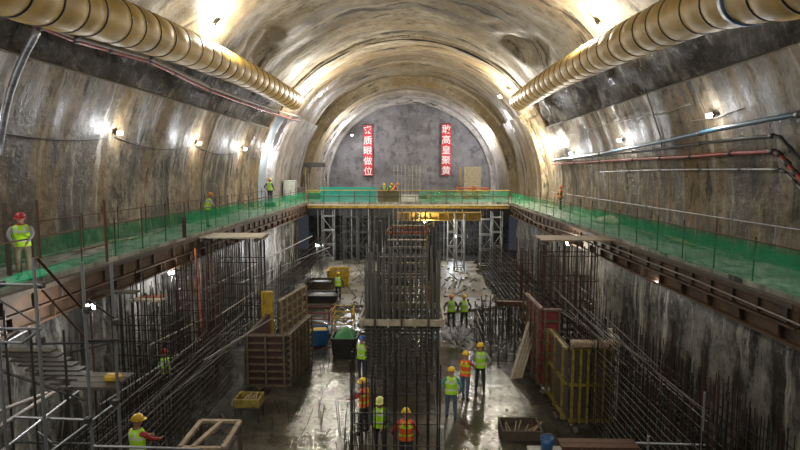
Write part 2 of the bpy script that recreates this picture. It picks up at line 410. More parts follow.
# ------------------------------------------------------------------ lights
def floodlight(loc, aim, power, tint, label, name='floodlight', size=.24, group=None, rad=.12, cat='floodlight', off=.30, pole=0, arm=0):
    loc = Vector(loc); aim = Vector(aim).normalized()
    t = empty(name, loc, label, cat, group)
    x = aim.cross(Vector((0, 0, 1))).normalized(); y = x.cross(aim)
    R = Matrix((x, aim, y)).transposed()
    h = size / 2
    b = MB(); b.box(Vector((-h, -.05, -h * .7)), Vector((h, .05, h * .7)))
    bmesh.ops.transform(b.bm, matrix=R.to_4x4(), verts=b.bm.verts); b.build('housing', 'steel_dark', t, local=True)
    b = MB(); b.tube([(-h - .02, 0, 0), (-h - .02, -.16, 0), (h + .02, -.16, 0), (h + .02, 0, 0)], .012, 5)
    bmesh.ops.transform(b.bm, matrix=R.to_4x4(), verts=b.bm.verts); b.build('bracket', 'steel_dark', t, local=True)
    b = MB(); b.box(Vector((-h * .88, .05, -h * .6)), Vector((h * .88, .062, h * .6)))
    bmesh.ops.transform(b.bm, matrix=R.to_4x4(), verts=b.bm.verts)
    b.build('lens', 'lens_cool' if tint != WHITE else 'lens_warm', t, local=True)
    if arm: bar('mounting_arm', loc, (loc.x + arm, loc.y, loc.z), .025, 'steel_dark', t)
    if pole: bar('mounting_pole', loc, (loc.x, loc.y, 0 if pole < 0 else loc.z + pole), .025, 'steel_dark', t)
    ld = bpy.data.lights.new('lamp_light', 'POINT'); ld.energy = power; ld.color = tint; ld.shadow_soft_size = rad
    lo = bpy.data.objects.new('lamp_light', ld); COL.objects.link(lo); lo.parent = t; lo.location = Vector((aim.x, aim.y * (.15 if abs(aim.x) > .5 else 1), aim.z)).normalized() * off
    return t
def wallpt(side, z, y, inset=.24):
    a = math.asin((z - ZC) / 12.35); r = 12.35 - inset
    return Vector((CX + side * r * cos(a), y, ZC + r * sin(a)))
KW = .6
i = 0
for y, z, p in ((-3, 10, 520), (6, 10, 420), (14.2, 9.9, 260), (22.6, 9.95, 340), (31, 9.95, 320), (39.4, 9.95, 300)):
    pt = wallpt(-1, z, y)
    floodlight(pt, (1, -.8, -.3), p * KW, COOL, '%s small floodlight from the front on the cable along the left wall' % lname(i), group='floodlights along the left wall'); i += 1
i = 0
for y, z, p in ((-3, 10, 420), (12.6, 10.75, 420), (20.5, 10.4, 200), (29.6, 10.0, 320), (39, 9.6, 300)):
    pt = wallpt(1, z, y)
    floodlight(pt, (-1, -.8, -.3), p * KW, COOL, '%s small floodlight from the front above the pipes of the right wall' % lname(i), group='floodlights along the right wall'); i += 1
for (x, y, z, p, lb) in ((-9.3, 26.5, 15.25, 2600, 'bright floodlight on the vault above the left yellow duct'),
                         (8.15, 26.0, 15.0, 2600, 'bright floodlight on the vault above the right yellow duct'),
                         (-8.2, 47.2, 14.8, 4200, 'bright floodlight behind the far end of the left yellow duct'),
                         (7.2, 47.2, 14.6, 4200, 'bright floodlight behind the far end of the right yellow duct'),
                         (-8.3, 3.0, 14.7, 1300, 'floodlight on the vault above the near end of the left duct'),
                         (7.0, 3.0, 15.2, 1300, 'floodlight on the vault above the near end of the right duct')):
    d = Vector((CX - x, 0, ZC - z)).normalized()
    floodlight((x, y, z), d + Vector((0, -.3, 0)), p * KW, WHITE if y > 10 else COOL, lb, size=.42, rad=.22, off=.75)
floodlight(at(266, 148, 46.6), (1, 0, -.2), 700, COOL, 'floodlight in the recess behind the end of the left wall lining')
floodlight(at(548, 145, 46.6), (-1, .3, -.2), 2200, WHITE, 'glaring floodlight in the recess behind the end of the right wall lining', size=.5)
floodlight(at(352, 135, 64.6), (.2, -1, -.2), 1500, COOL, 'small star-bright lamp on the rim of the innermost arch', off=.4)
floodlight((8.0, 64.2, 12.4), (-.3, .2, -.2), 1300, COOL, 'lamp on the right haunch of the innermost arch', off=.4, size=.2)
floodlight(at(91, 306, 14.2), (.3, -1, -.2), 190, COOL, 'glaring floodlight on a pole under the left walkway behind the scaffold', off=.3, pole=-1)
floodlight(at(171, 272, 22), (.5, -.7, -.5), 160, COOL, 'floodlight on the left pit wall under the walkway', off=.35, arm=-1.2)
floodlight(at(455, 236, 51.9), (0, -1, -.2), 450, (.75, .86, 1), 'added lamp among the towers under the right half of the bridge', pole=-1)  # added lamp, gives the bluish white patch behind the right towers
floodlight(at(317, 245, 44), (.4, -1, -.2), 900, COOL, 'floodlight low at the far left corner of the pit', pole=-1)
floodlight(at(425, 222, 46.75), (0, -1, -.5), 700, WHITE, 'lamp hanging at the middle of the yellow girder', off=.35, pole=.35)
floodlight((8.3, 29.5, 4.4), (-.8, -.2, -.3), 260, WHITE, 'floodlight on the right pit wall behind the plank shelf', off=.35, arm=1.35)
floodlight((9.1, 19.8, 4.35), (-1, -.2, -.3), 90, COOL, 'floodlight under the right walkway beam by the stained wall', off=.3, arm=.35)

for x, lb in ((-6.5, 'added fill spotlight on the left of the vault behind the viewpoint'), (5.5, 'added fill spotlight on the right of the vault behind the viewpoint')):  # unseen fill spots, added to brighten the pit from the camera side
    a = (Vector((x * .25, 22, 0)) - Vector((x, -2, 14.5))).normalized()
    t = floodlight((x, -2, 14.5), a, 10, WHITE, lb, size=.4, off=.4)
    bar('hanger', (x, -2, 14.5), (x, -2, ZC + sqrt(12.5 ** 2 - (x - CX) ** 2)), .02, 'steel_dark', t)
    d2 = bpy.data.lights.new('lamp_light', 'SPOT'); d2.energy = 1900; d2.color = WHITE; d2.spot_size = radians(56); d2.spot_blend = .6; d2.shadow_soft_size = .2
    for c_ in t.children:
        if c_.type == 'LIGHT': c_.data = d2; c_.rotation_euler = a.to_track_quat('-Z', 'Y').to_euler()
# ------------------------------------------------------------------ ducts
def duct(pts, label, hoop0, band=None):
    P = [Vector(p) for p in pts]
    # resample
    L = [0]
    for i in range(1, len(P)): L.append(L[-1] + (P[i] - P[i - 1]).length)
    def pos(s):
        for i in range(1, len(P)):
            if s <= L[i]: 
                t = (s - L[i - 1]) / (L[i] - L[i - 1])
                p0 = P[max(i - 2, 0)]; p1 = P[i - 1]; p2 = P[i]; p3 = P[min(i + 1, len(P) - 1)]
                return .5 * ((2 * p1) + (p2 - p0) * t + (2 * p0 - 5 * p1 + 4 * p2 - p3) * t * t + (3 * p1 - p0 - 3 * p2 + p3) * t ** 3)
        return P[-1]
    T = L[-1]; t = empty('ventilation_duct', P[-1], label, 'duct', 'yellow ventilation ducts')
    sp = 1.15; n = int(T / .16); pp = []; rr = []
    for i in range(n + 1):
        s = T * i / n; pp.append(pos(s)); f = (s % sp) / sp
        rr.append(.70 + .045 * sin(pi * f) ** .6 + .014 * noise.noise(Vector((s * 1.3, 0, hoop0))))
    b = MB(); b.tube(pp, rr, 28); b.build('duct_sleeve', 'duct', t)
    s = 0; k = 0
    while s < T:
        c = pos(s); d = (pos(min(s + .1, T)) - pos(max(s - .1, 0))).normalized()
        x = d.cross(Vector((0, 0, 1))).normalized(); y = d.cross(x)
        b = MB(); b.tube([c + (x * cos(a) + y * sin(a)) * .715 for a in [2 * pi * q / 28 for q in range(28)]], .028, 6, closed=True)
        b.build('hoop', 'black_rubber', t)
        if k % 2 == 0:
            top = c + Vector((0, 0, .72)); a = math.atan2(c.z - ZC, c.x - CX)
            q = Vector((CX + 12.5 * cos(a), c.y + .6, ZC + 12.5 * sin(a)))
            bar('hanger_wire', top, q, .012, 'steel_pale', t, 4)
        s += sp; k += 1
    if band:
        c = pos(band); d = (pos(band + .1) - pos(band - .1)).normalized()
        x = d.cross(Vector((0, 0, 1))).normalized(); y = d.cross(x)
        b = MB()
        for dd in (-.10, .10):
            pass
        b.loft([[c + d * e + (x * cos(a) + y * sin(a)) * r for a in [2 * pi * q / 28 for q in range(28)]] for e, r in ((-.14, .76), (-.14, .775), (.14, .775), (.14, .76))], False)
        b.build('coupling_band', 'duct_band', t)
    return t
duct([(-9.3, 6, 12.1), (-9.5, 9.5, 12.35), (-9.55, 12.2, 12.55), (-9.55, 14.6, 12.75), (-9.55, 17, 13.0), (-9.55, 24, 13.45), (-9.55, 33, 13.75), (-9.55, 43.3, 13.8)],
     'long yellow ribbed ventilation duct hanging under the left side of the vault', 1)
duct([(8.0, 6, 12.0), (8.1, 9.5, 12.1), (8.1, 12, 12.25), (8.1, 14, 12.6), (8.1, 17, 12.95), (8.1, 24, 13.35), (8.1, 33, 13.65), (8.1, 43.5, 13.7)],
     'long yellow ribbed ventilation duct with a blue band hanging under the right side', 2, band=7.9)

# ------------------------------------------------------------------ pipes and cables on the walls
def pipe(name, pts, r, m, label, cat='pipe', clamp=None, n=8, group=None):
    t = empty(name, pts[0], label, cat, group)
    b = MB(); b.tube(pts, r, n); b.build('run', m, t)
    if clamp:
        for k in range(1, len(pts) - 1, clamp):
            p = Vector(pts[k]); d = (Vector(pts[k + 1]) - Vector(pts[k - 1])).normalized()
            bar('coupling', p - d * .1, p + d * .1, r * 1.35, 'steel_dark', t, 8)
    return t
def wallrun(side, zfun, y0, y1, step, inset):
    out = []; y = y0
    while y <= y1 + .01: out.append(wallpt(side, zfun(y), y, inset)); y += step
    return out
def sag(y, per, d): return -d * 4 * ((y / per) % 1) * (1 - (y / per) % 1)
pipe('cable', wallrun(-1, lambda y: 9.75 + sag(y - 14.2 + 8.4 * 5, 8.4, .35), 4, 45, .6, .08), .022, 'black_rubber', 'black cable sagging between the floodlights of the left wall', 'cable')
#PIPES
# curved galvanised strut at the far left
b = MB(); b.tube([at(u, v, 13.0) for u, v in ((37, 31), (33, 39), (25, 54), (17, 72), (10, 92), (5, 112), (1.5, 132), (-2, 155))], .085, 6)
o = b.build('curved_strut', 'steel_pale'); tag(o, 'curved pale galvanised steel strut at the left end of the left wall', 'steel strut')
# right wall pipes
RP = 11.55
def rpipe(uvs, Ys=None, inset=.25):
    out = []
    for (u, v) in uvs:
        # intersect ray with a cylinder of radius 12.35-inset
        d = ray(u, v); ox, oz = -CX, CZ - ZC; R = 12.35 - inset
        A = d.x ** 2 + d.z ** 2; B = 2 * (ox * d.x + oz * d.z); C_ = ox * ox + oz * oz - R * R
        s = (-B + sqrt(B * B - 4 * A * C_)) / (2 * A); out.append(Vector((d.x * s, d.y * s, CZ + d.z * s)))
    return out
LP = [(-40, -8), (0, 10), (40, 27), (75, 41), (110, 51), (150, 62), (175, 74), (210, 91), (240, 102), (278, 115), (300, 121)]
pipe('water_pipe', rpipe(LP, inset=.42)[0:], .06, 'red_pipe', 'thin dark red pipe under the left yellow duct', clamp=1)
pipe('air_pipe', rpipe([(u, v - 4) for u, v in LP], inset=.5), .075, 'cable_grey', 'grey pipe directly above the red pipe on the left wall', clamp=2)
pipe('conduit', rpipe([(542, 142), (570, 134), (600, 126), (640, 117), (665, 113), (690, 104)], inset=.12), .03, 'cable_grey', 'pale conduit rising along the right wall under the duct')
pipe('fire_main', rpipe([(552, 164), (575, 163), (600, 161.5), (633, 159.5), (660, 158), (690, 156.5), (730, 153.5), (772, 151.5), (779, 154), (787, 163), (795, 173), (806, 186), (845, 220)]), .07, 'red_pipe', 'red pipe along the right wall bending down at the right end', clamp=1)
pipe('steel_pipe', rpipe([(552, 161), (575, 158.5), (600, 156), (633, 152), (660, 149), (700, 143.5), (740, 139), (772, 136), (780, 137), (790, 149), (802, 163), (845, 200)]), .06, 'steel_dark', 'dark steel pipe above the red pipe on the right wall', clamp=2)
pipe('hose', rpipe([(555, 160), (600, 154), (630, 148), (660, 142), (700, 133), (740, 125), (770, 119), (800, 114), (840, 108)], inset=.42), .085, 'blue_pipe', 'thick blue hose highest of the pipes on the right wall', 'hose', clamp=3)
pipe('conduit', rpipe([(600, 172), (630, 171), (660, 170), (700, 169.5), (740, 169.5), (778, 169.5), (785, 172), (795, 182), (806, 194), (845, 232)]), .035, 'steel_pale', 'thin pale conduit lowest of the pipes on the right wall', clamp=1)
pipe('cable', rpipe([(645, 88), (660, 135), (662, 150)], inset=.1), .025, 'black_rubber', 'black cable dropping down the right wall from the duct', 'cable')
pipe('cable', rpipe([(690, 121), (715, 118), (745, 108)], inset=.1), .02, 'cable_grey', 'grey cable looping on the right wall under the duct', 'cable')
# cable draped along the right walkway beam
pts = [at(520, 208, 48), at(545, 223, 39)] + [onz(600, 243, 5.0), onz(650, 262, 4.95), onz(700, 281, 4.95), onz(740, 298, 4.9), onz(800, 325, 4.85), onz(840, 342, 4.85)]
for p in pts: p.x = 8.66
pipe('cable', pts, .028, 'cable_grey', 'tan cable draped along the beam of the right walkway', 'cable')

# ------------------------------------------------------------------ walkway edge beams
def ibeam(x, y0, y1, z0, z1, fw, m, label, group, side):
    t = empty('steel_beam', (x, y0, z0), label, 'beam', group)
    b = MB(); b.box((x - fw, y0, z1 - .06), (x + fw, y1, z1)); b.build('top_flange', m, t)
    b = MB(); b.box((x - fw, y0, z0), (x + fw, y1, z0 + .06)); b.build('bottom_flange', m, t)
    b = MB(); b.box((x - .03, y0, z0 + .06), (x + .03, y1, z1 - .06)); b.build('web', m, t)
    y = y0 + .6
    while y < y1 - .2:
        b = MB(); b.box((x - fw * .85, y, z0 + .06), (x + fw * .85, y + .03, z1 - .06)); b.build('stiffener', m, t); y += 1.6
ends = [3, 12.4, 21.8, 31.2, 40.6, 50]
for k in range(5):
    for side, x, nm in ((-1, -10.2, 'left'), (1, 8.9, 'right')):
        ibeam(x, ends[k], ends[k + 1] - .05, 4.25, 4.72, .22, 'beam_brown', 'lower rusty brown beam under the %s walkway, %s from the front' % (nm, lname(k)), 'beams under the walkways', side)
        t = empty('timber_fascia', (x, ends[k], 4.73), 'brown timber edge board of the %s walkway, %s from the front' % (nm, lname(k)), 'edge board', 'walkway edge boards')
        b = MB(); b.box((x - side * .08 - .05, ends[k], 4.74), (x - side * .08 + .05, ends[k + 1] - .05, 5.16)); b.build('board', 'beam_brown', t)
        b = MB(); b.box((x - side * .2 - .11, ends[k], 5.16), (x - side * .2 + .11, ends[k + 1] - .05, 5.28)); b.build('cap_rail', 'timber_dark' if k % 2 else 'beam_brown', t)
        y = ends[k] + .3
        while y < ends[k + 1] - .3:
            b = MB(); b.box((x - side * .16 - .05, y, 4.76), (x - side * .16 + .05, y + .12, 5.14)); b.build('cleat', 'timber_dark', t); y += 1.1
# cross joists under the walkway in the nearest bays
for side, x0, x1, nm in ((-1, -10.8, -10.42, 'left'), (1, 9.15, 9.45, 'right')):
    for y in [5 + 3.2 * k for k in range(14)]:
        b = MB(); b.box((x0, y, 4.3), (x1, y + .25, 5.1)); o = b.build('corbel', 'timber_dark'); recenter(o, (x0, y, 4.3))
        tag(o, 'dark corbel block under the %s walkway slab' % nm, 'corbel', 'corbels under the %s walkway' % nm)

# ------------------------------------------------------------------ railings and nets
def railing(x, y0, y1, h, step, label, m='rust', rails=(1.1, .6), tall=0, z=5.4, jit=.03):
    t = empty('guardrail', (x, y0, z), label, 'guardrail')
    y = y0
    while y <= y1:
        hh = h + (random.uniform(0, tall) if tall else 0)
        bar('post', (x, y, z - .3), (x + random.uniform(-jit, jit), y + random.uniform(-jit, jit), z + hh), .024, m, t); y += step
    for r in rails: bar('rail', (x, y0, z + r), (x, y1, z + r + random.uniform(-.03, .03)), .022, m, t)
railing(-10.3, 5, 50.6, 1.15, 1.9, 'thin rusty railing along the inner edge of the left walkway', rails=(1.1,), tall=.5)
railing(8.95, 5, 50.6, 1.15, 1.9, 'thin rusty railing along the inner edge of the right walkway', rails=(1.06,), tall=.3)
railing(-12.45, 8, 45, 1.25, 2.4, 'rusty tube railing at the foot of the left wall', rails=(1.25, .75), tall=.6)
railing(11.15, 5, 45, 1.2, 2.4, 'tube railing at the foot of the right wall', m='steel_pale', rails=(1.2,), tall=.2)
def net(x0, y0, x1, y1, z0, z1, m, label, group=None, drop=.06):
    L = math.hypot(x1 - x0, y1 - y0); nx = max(4, int(L / .3)); nz = 5; bm = bmesh.new(); g = []
    nrm = Vector((y1 - y0, x0 - x1, 0)).normalized()
    for i in range(nx + 1):
        r = []
        for j in range(nz + 1):
            s, q = i / nx, j / nz
            p = Vector((x0 + (x1 - x0) * s, y0 + (y1 - y0) * s, z0 + (z1 - z0) * q))
            k = noise.noise(Vector((p.x * 1.3, p.y * 1.3, p.z * .8)))
            p += nrm * .09 * k * (1 if 0 < j else .5)
            if j == nz: p.z -= drop * (1 + noise.noise(Vector((p.y * .9, p.x, 3)))) + .05 * abs(sin(s * L / 1.9 * pi))
            r.append(bm.verts.new(p))
        g.append(r)
    for i in range(nx):
        for j in range(nz):
            f = bm.faces.new((g[i][j], g[i + 1][j], g[i + 1][j + 1], g[i][j + 1])); f.smooth = True
    me = bpy.data.meshes.new('safety_net'); bm.to_mesh(me); bm.free(); me.materials.append(M[m])
    o = bpy.data.objects.new('safety_net', me); COL.objects.link(o); recenter(o, (x0, y0, z0))
    return tag(o, label, 'safety net', group)
segs = [(12, 18), (18, 24), (24, 33), (33, 42), (42, 50.6)]
for k, (a, c) in enumerate(segs):
    net(-10.22, a, -10.22, c - .05, 5.3, (5.75 if k == 0 else 6.0 if k == 1 else 6.45), 'net_green', '%s green net from the front on the inner edge of the left walkway' % lname(k), 'nets on the left railing')
    net(8.87, a - (7 if k == 0 else 0), 8.87, c - .05, 5.3, 6.42, 'net_green', '%s green net from the front on the inner edge of the right walkway' % lname(k), 'nets on the right railing')
for k, (a, c) in enumerate([(11, 20), (20, 29), (29, 38)]):
    net(-12.4, a, -12.4, c, 5.42, 6.2, 'net_green', '%s green net from the front at the foot of the left wall' % lname(k), 'nets at the foot of the left wall')
    net(11.1, a - 4, 11.1, c - 4, 5.42, 6.1, 'net_green', '%s green net from the front at the foot of the right wall' % lname(k), 'nets at the foot of the right wall')
# bridge
net(-10.1, 51.0, -8.9, 51.0, 5.4, 6.55, 'net_green', 'green net at the left end of the far bridge')
net(-8.9, 51.05, -3.6, 51.05, 5.35, 6.9, 'net_teal', 'dense teal net left of centre on the far bridge')
net(-3.5, 51.0, -1.5, 51.0, 5.4, 6.5, 'net_brown', 'brownish green net at the middle of the far bridge')
t = empty('deck_steps', (-1.3, 51.2, 5.4), 'pale steps in the gap at the middle of the far bridge', 'steps')
for k in range(4):
    b = MB(); b.box((-1.3, 51.2 + k * .3, 5.41), (.3, 51.5 + k * .3, 5.56 + k * .16)); b.build('step', 'white_sack', t)
net(.4, 51.0, 8.8, 51.0, 5.4, 6.55, 'net_green', 'green net along the right half of the far bridge')
t = empty('guardrail', (-10, 50.95, 5.4), 'thin railing across the front of the far bridge', 'guardrail')
for k in range(14): bar('post', (-10 + k * 1.44, 50.93, 5.2), (-10 + k * 1.44, 50.93, 6.5), .03, 'rust', t)
bar('rail', (-10.1, 50.93, 6.5), (8.8, 50.93, 6.5), .03, 'yellow_paint', t)
bar('rail', (-10.1, 50.93, 5.95), (8.8, 50.93, 5.95), .03, 'rust', t)
def box_thing(name, a, c, m, label, cat, group=None, bevel=0, kind=None):
    b = MB(); b.box(a, c); o = b.build(name, m, bevel=bevel); recenter(o, (a[0], a[1], a[2])); return tag(o, label, cat, group, kind)
# bridge beams
t = empty('bridge_beam', (-10.1, 50.7, 4.9), 'yellow and rust edge beam of the far bridge', 'beam')
b = MB(); b.box((-10.1, 50.6, 5.08), (8.8, 50.95, 5.2)); b.build('top_flange', 'timber_pale', t)
b = MB(); b.box((-10.1, 50.72, 4.85), (8.8, 50.8, 5.08)); b.build('web', 'yellow_paint', t)
b = MB(); b.box((-10.1, 50.6, 4.78), (8.8, 50.95, 4.85)); b.build('bottom_flange', 'rust', t)
b = MB(); b.box((-10.6, 51.2, 4.1), (9.2, 51.7, 5.1)); o = b.build('bridge_girder', 'steel_dark'); recenter(o, (-10.6, 51.2, 4.1)); tag(o, 'deep dark girder under the far bridge', 'girder')
# yellow girder with column in front of the bridge
t = empty('yellow_girder', (-1.8, 47, 3.9), 'yellow steel girder across the pit in front of the bridge', 'girder')
p0 = at(396, 212, 47); p1 = at(481, 220.5, 47)
for nm, za, zb, wd in (('top_flange', p0.z - .1, p0.z, .3), ('web', p1.z + .08, p0.z - .1, .05), ('bottom_flange', p1.z, p1.z + .08, .3)):
    b = MB(); b.box((p0.x, 47 - wd, za), (p1.x, 47 + wd, zb)); b.build(nm, 'girder_yellow', t)
for k in range(9):
    x = p0.x + .3 + k * (p1.x - p0.x - .6) / 8
    b = MB(); b.box((x, 46.74, p1.z + .08), (x + .04, 47.26, p0.z - .1)); b.build('stiffener', 'girder_yellow', t)
def lattice(name, x0, x1, y0, y1, z0, z1, m, label, cat, step=1.0, r=.035, group=None, diag=True, posts=True, rr=None, name_h='ledger', plates=0):
    t = empty(name, (x0, y0, z0), label, cat, group); rr = rr or r * .8
    for x in (x0, x1):
        for y in (y0, y1): bar('post', (x, y, z0), (x, y, z1), r, m, t)
    z = z0 + .3; k = 0
    while z < z1:
        bar(name_h, (x0, y0, z), (x1, y0, z), rr, m, t); bar(name_h, (x0, y1, z), (x1, y1, z), rr, m, t)
        bar(name_h, (x0, y0, z), (x0, y1, z), rr, m, t); bar(name_h, (x1, y0, z), (x1, y1, z), rr, m, t)
        if diag and z + step < z1:
            a, c = (x0, x1) if k % 2 else (x1, x0)
            bar('brace', (a, y0, z), (c, y0, z + step), rr * .8, m, t); bar('brace', (x1, y0 if k % 2 else y1, z), (x1, y1 if k % 2 else y0, z + step), rr * .8, m, t)
        z += step; k += 1
    return t
lattice('lattice_column', 1.0, 1.55, 44.8, 45.3, 0, at(0, 221, 45).z, 'yellow_paint', 'yellow lattice column under the yellow girder', 'column', .6, .06)
xs = [328, 346, 358, 361, 375, 392]
for k, (u, v, Y, wd) in enumerate([(322, 205, 49, 1.0), (343, 205, 48, 1.2), (358, 205, 47.5, 1.0), (374, 205, 48, 1.3), (448, 221, 48, .8), (455, 221, 45, .8), (466, 214, 50, 1.6), (481, 208, 46, 1.0), (492, 208, 48, .9), (331, 205, 52.5, 1.8), (352, 205, 53.5, 1.8), (470, 205, 54, 1.8), (440, 205, 54, 1.5)]):
    x = at(u, 230, Y).x
    lattice('support_tower', x, x + wd, Y, Y + 1.0, 0, 4.75, 'steel_pale' if k in (0, 4, 5, 7, 8) else 'steel_dark', 'lattice support tower under the far bridge, %s' % (
        ['at the far left corner beside the lamp', 'second from the left corner', 'third from the left corner', 'fourth from the left, beside the centre piers', 'just right of the yellow column', 'pale one right of the yellow column',
         'behind the right end of the girder', 'below the right end of the yellow girder', 'rightmost beside the right pit wall', 'left one in the back row', 'second from left in the back row', 'rightmost in the back row', 'third from left in the back row'][k]), 'support tower', 1.3, .04, group='support towers under the bridge')
for k in range(12):
    u = 318 + k * 5.6; x = at(u, 230, 50.4).x
    o = bar('prop', (x, 50.4, 0), (x, 50.4, 4.75), .035, 'steel_pale' if k % 3 == 0 else 'steel_dark'); tag(o, 'steel prop standing under the left half of the far bridge', 'prop', 'props under the left half of the bridge')
for k in range(9):
    u = 444 + k * 6; x = at(u, 230, 50.4).x
    o = bar('prop', (x, 50.4, 0), (x, 50.4, 4.75), .035, 'steel_pale' if k % 3 == 0 else 'steel_dark'); tag(o, 'steel prop standing under the right half of the far bridge', 'prop', 'props under the right half of the bridge')
# end wall banners
def banner(u0, u1, v0, v1, text, label):
    a = at(u0, v0, 69.6); c = at(u1, v1, 69.6); x0, x1 = a.x, c.x; z1, z0 = a.z, c.z
    t = empty('banner', ((x0 + x1) / 2, 69.6, z0), label, 'banner')
    b = MB()
    pts = [[(x, 69.6 + .03 * sin(z * 2 + x), z) for x in (x0, x1)] for z in [z0 + (z1 - z0) * i / 12 for i in range(13)]]
    vs = [[b.bm.verts.new(p) for p in r] for r in pts]; vb = [[b.bm.verts.new((p[0], p[1] + .02, p[2])) for p in r] for r in pts]
    for i in range(12):
        b.bm.faces.new((vs[i][0], vs[i][1], vs[i + 1][1], vs[i + 1][0])); b.bm.faces.new((vb[i][0], vb[i][1], vb[i + 1][1], vb[i + 1][0]))
    b.build('cloth', 'red_cloth', t)
    n = len(text); H = (z1 - z0) / n
    for i, ch in enumerate(text):
        cu = bpy.data.curves.new('character', 'FONT'); cu.body = ch; cu.size = .98 * (x1 - x0); cu.align_x = 'CENTER'; cu.align_y = 'CENTER'; cu.offset = .012; cu.extrude = .004
        o = bpy.data.objects.new('tmp', cu); COL.objects.link(o); bpy.context.view_layer.update()
        me = bpy.data.meshes.new_from_object(o.evaluated_get(bpy.context.evaluated_depsgraph_get())); bpy.data.objects.remove(o)
        me.materials.clear(); me.materials.append(M['white_paint'])
        co = [v.co for v in me.vertices]
        if co:
            mx = (min(c_.x for c_ in co) + max(c_.x for c_ in co)) / 2; my = (min(c_.y for c_ in co) + max(c_.y for c_ in co)) / 2
            me.transform(Matrix.Translation((-mx, -my, 0)))
        g = bpy.data.objects.new('character', me); COL.objects.link(g); g.parent = t
        g.location = Vector(((x0 + x1) / 2, 69.53, z1 - H * (i + .5))) - t.location; g.rotation_euler = (pi / 2, 0, 0)
    for z in (z0, z1): bar('batten', (x0 - .03, 69.58, z), (x1 + .03, 69.58, z), .03, 'timber_dark', t)
banner(363.2, 372.6, 125, 176, '求质眼做位', 'left of two tall red banners with white characters on the end wall')
banner(441.6, 450.6, 124, 175.5, '敢高皇聚黄', 'right of two tall red banners with white characters on the end wall')

# ------------------------------------------------------------------ rebar
def cage(x0, x1, y0, y1, z0, z1, label, nx=8, ny=4, hz=.25, zh=None, r=.016, m='rebar', over=0, group=None, name='rebar_cage', cat='rebar cage', hm=None, solid=False):
    t = empty(name, (x0, y0, z0), label, cat, group); zh = z1 if zh is None else zh; hm = hm or m; n = 0
    for i in range(nx):
        for j in range(ny):
            if not solid and 0 < i < nx - 1 and 0 < j < ny - 1: continue
            x = x0 + (x1 - x0) * i / (nx - 1); y = y0 + (y1 - y0) * j / (ny - 1) if ny > 1 else y0
            x += random.uniform(-.02, .02)
            bar('vertical_bar', (x, y, z0), (x + random.uniform(-.04, .04), y, z1 + random.uniform(0, over)), r, m, t, 5)
    z = z0 + .15
    while z < zh:
        e = .02
        b = MB(); b.tube([(x0 - e, y0 - e, z), (x1 + e, y0 - e, z), (x1 + e, y1 + e, z), (x0 - e, y1 + e, z)], r * .8, 5, closed=True)
        b.build('hoop', hm, t); z += hz * random.uniform(.85, 1.15)
    return t
def rebar_wall(x, y0, y1, z0, z1, label, dy=.28, dz=.25, th=.5, r=.014, m='rebar', lean=0, group=None, over=.5, cut=None):
    t = empty('rebar_mat', (x, y0, z0), label, 'rebar mat', group); n = 0
    for s in (0, 1):
        xx = x + s * th; y = y0
        while y <= y1:
            zt = z1 + random.uniform(0, over)
            bar('vertical_bar', (xx, y, z0), (xx + lean * (zt - z0) + random.uniform(-.03, .03), y + random.uniform(-.04, .04), zt), r, m if random.random() < .8 else 'rebar_rust', t, 5); y += dy; n += 1
        z = z0 + .1
        while z < z1:
            bar('horizontal_bar', (xx + lean * (z - z0) - .02 * (1 - 2 * s), y0 - .2, z), (xx + lean * (z - z0) - .02 * (1 - 2 * s), y1 + .2, z + random.uniform(-.04, .04)), r, 'steel_dark' if random.random() < .4 else m, t, 5); z += dz
    for k in range(int((y1 - y0) / 1.1)):
        y = y0 + k * 1.1; bar('tie_bar', (x - .05, y, z0 + .2 + random.random()), (x + th + .05, y + .4, z0 + .6 + random.random()), r * .8, m, t, 5)
    return t
rebar_wall(-7.6, 11, 20.4, 0, 2.35, 'long double rebar wall on the left, nearest the left scaffold', dy=.22, dz=.2, th=.55)
rebar_wall(-7.4, 27.5, 43.5, 0, 3.1, 'long rebar wall in the left half of the pit beyond the timber formwork', dy=.36, dz=.33, th=.4)
rebar_wall(5.75, 10.5, 19.4, 0, 2.9, 'double rebar wall at the lower right in front of the yellow formwork', dy=.2, dz=.2, th=.5, over=.3)
rebar_wall(5.75, 27.8, 44, 0, 3.0, 'far right rebar wall beyond the red formwork', dy=.36, dz=.33, th=.4, over=.1)
rebar_wall(8.35, 12, 22, 0, 2.1, 'low rebar wall along the stained right pit wall', dy=.24, dz=.3, th=.4, over=.4)
rebar_wall(-9.9, 17.5, 30, 0, 3.3, 'rebar wall standing against the left pit wall', dy=.34, dz=.45, th=.4, over=1.0)
rebar_wall(8.3, 24.5, 42, 0, 2.8, 'rebar wall against the right pit wall in the far half', dy=.45, dz=.4, th=.4, over=.8)
# centre piers
t = cage(-1.55, .6, 12.6, 13.7, 0, 3.0, 'near centre rebar cage of tall dark bars around two workers', 9, 4, .8, 2.6, r=.020, over=.8, hm='rebar')
cage(-1.95, .95, 20.9, 23.2, 0, 4.0, 'wide centre rebar cage with a timber collar', 14, 6, .15, 2.3, r=.027, over=1.4, m='rebar_pale', solid=True, hm='rebar')
c25 = cage(-1.7, .7, 25.2, 27.2, 0, 5.0, 'second centre rebar cage behind the timber collar', 9, 5, .3, 4.4, r=.018, over=.6)
c29 = cage(-1.6, .75, 30, 32.5, 0, 5.2, 'third centre rebar cage seen through the second', 9, 4, .35, 4.8, r=.018, over=.4)
c35 = cage(-1.6, .75, 36, 38.5, 0, 5.3, 'fourth centre rebar cage under the near end of the girder', 8, 4, .4, 5, r=.02, over=.3, m='steel_dark')
c41 = cage(-1.7, .8, 41.5, 44, 0, 5.3, 'farthest centre rebar cage by the yellow column', 8, 4, .45, 5, r=.022, over=.2, m='steel_pale')
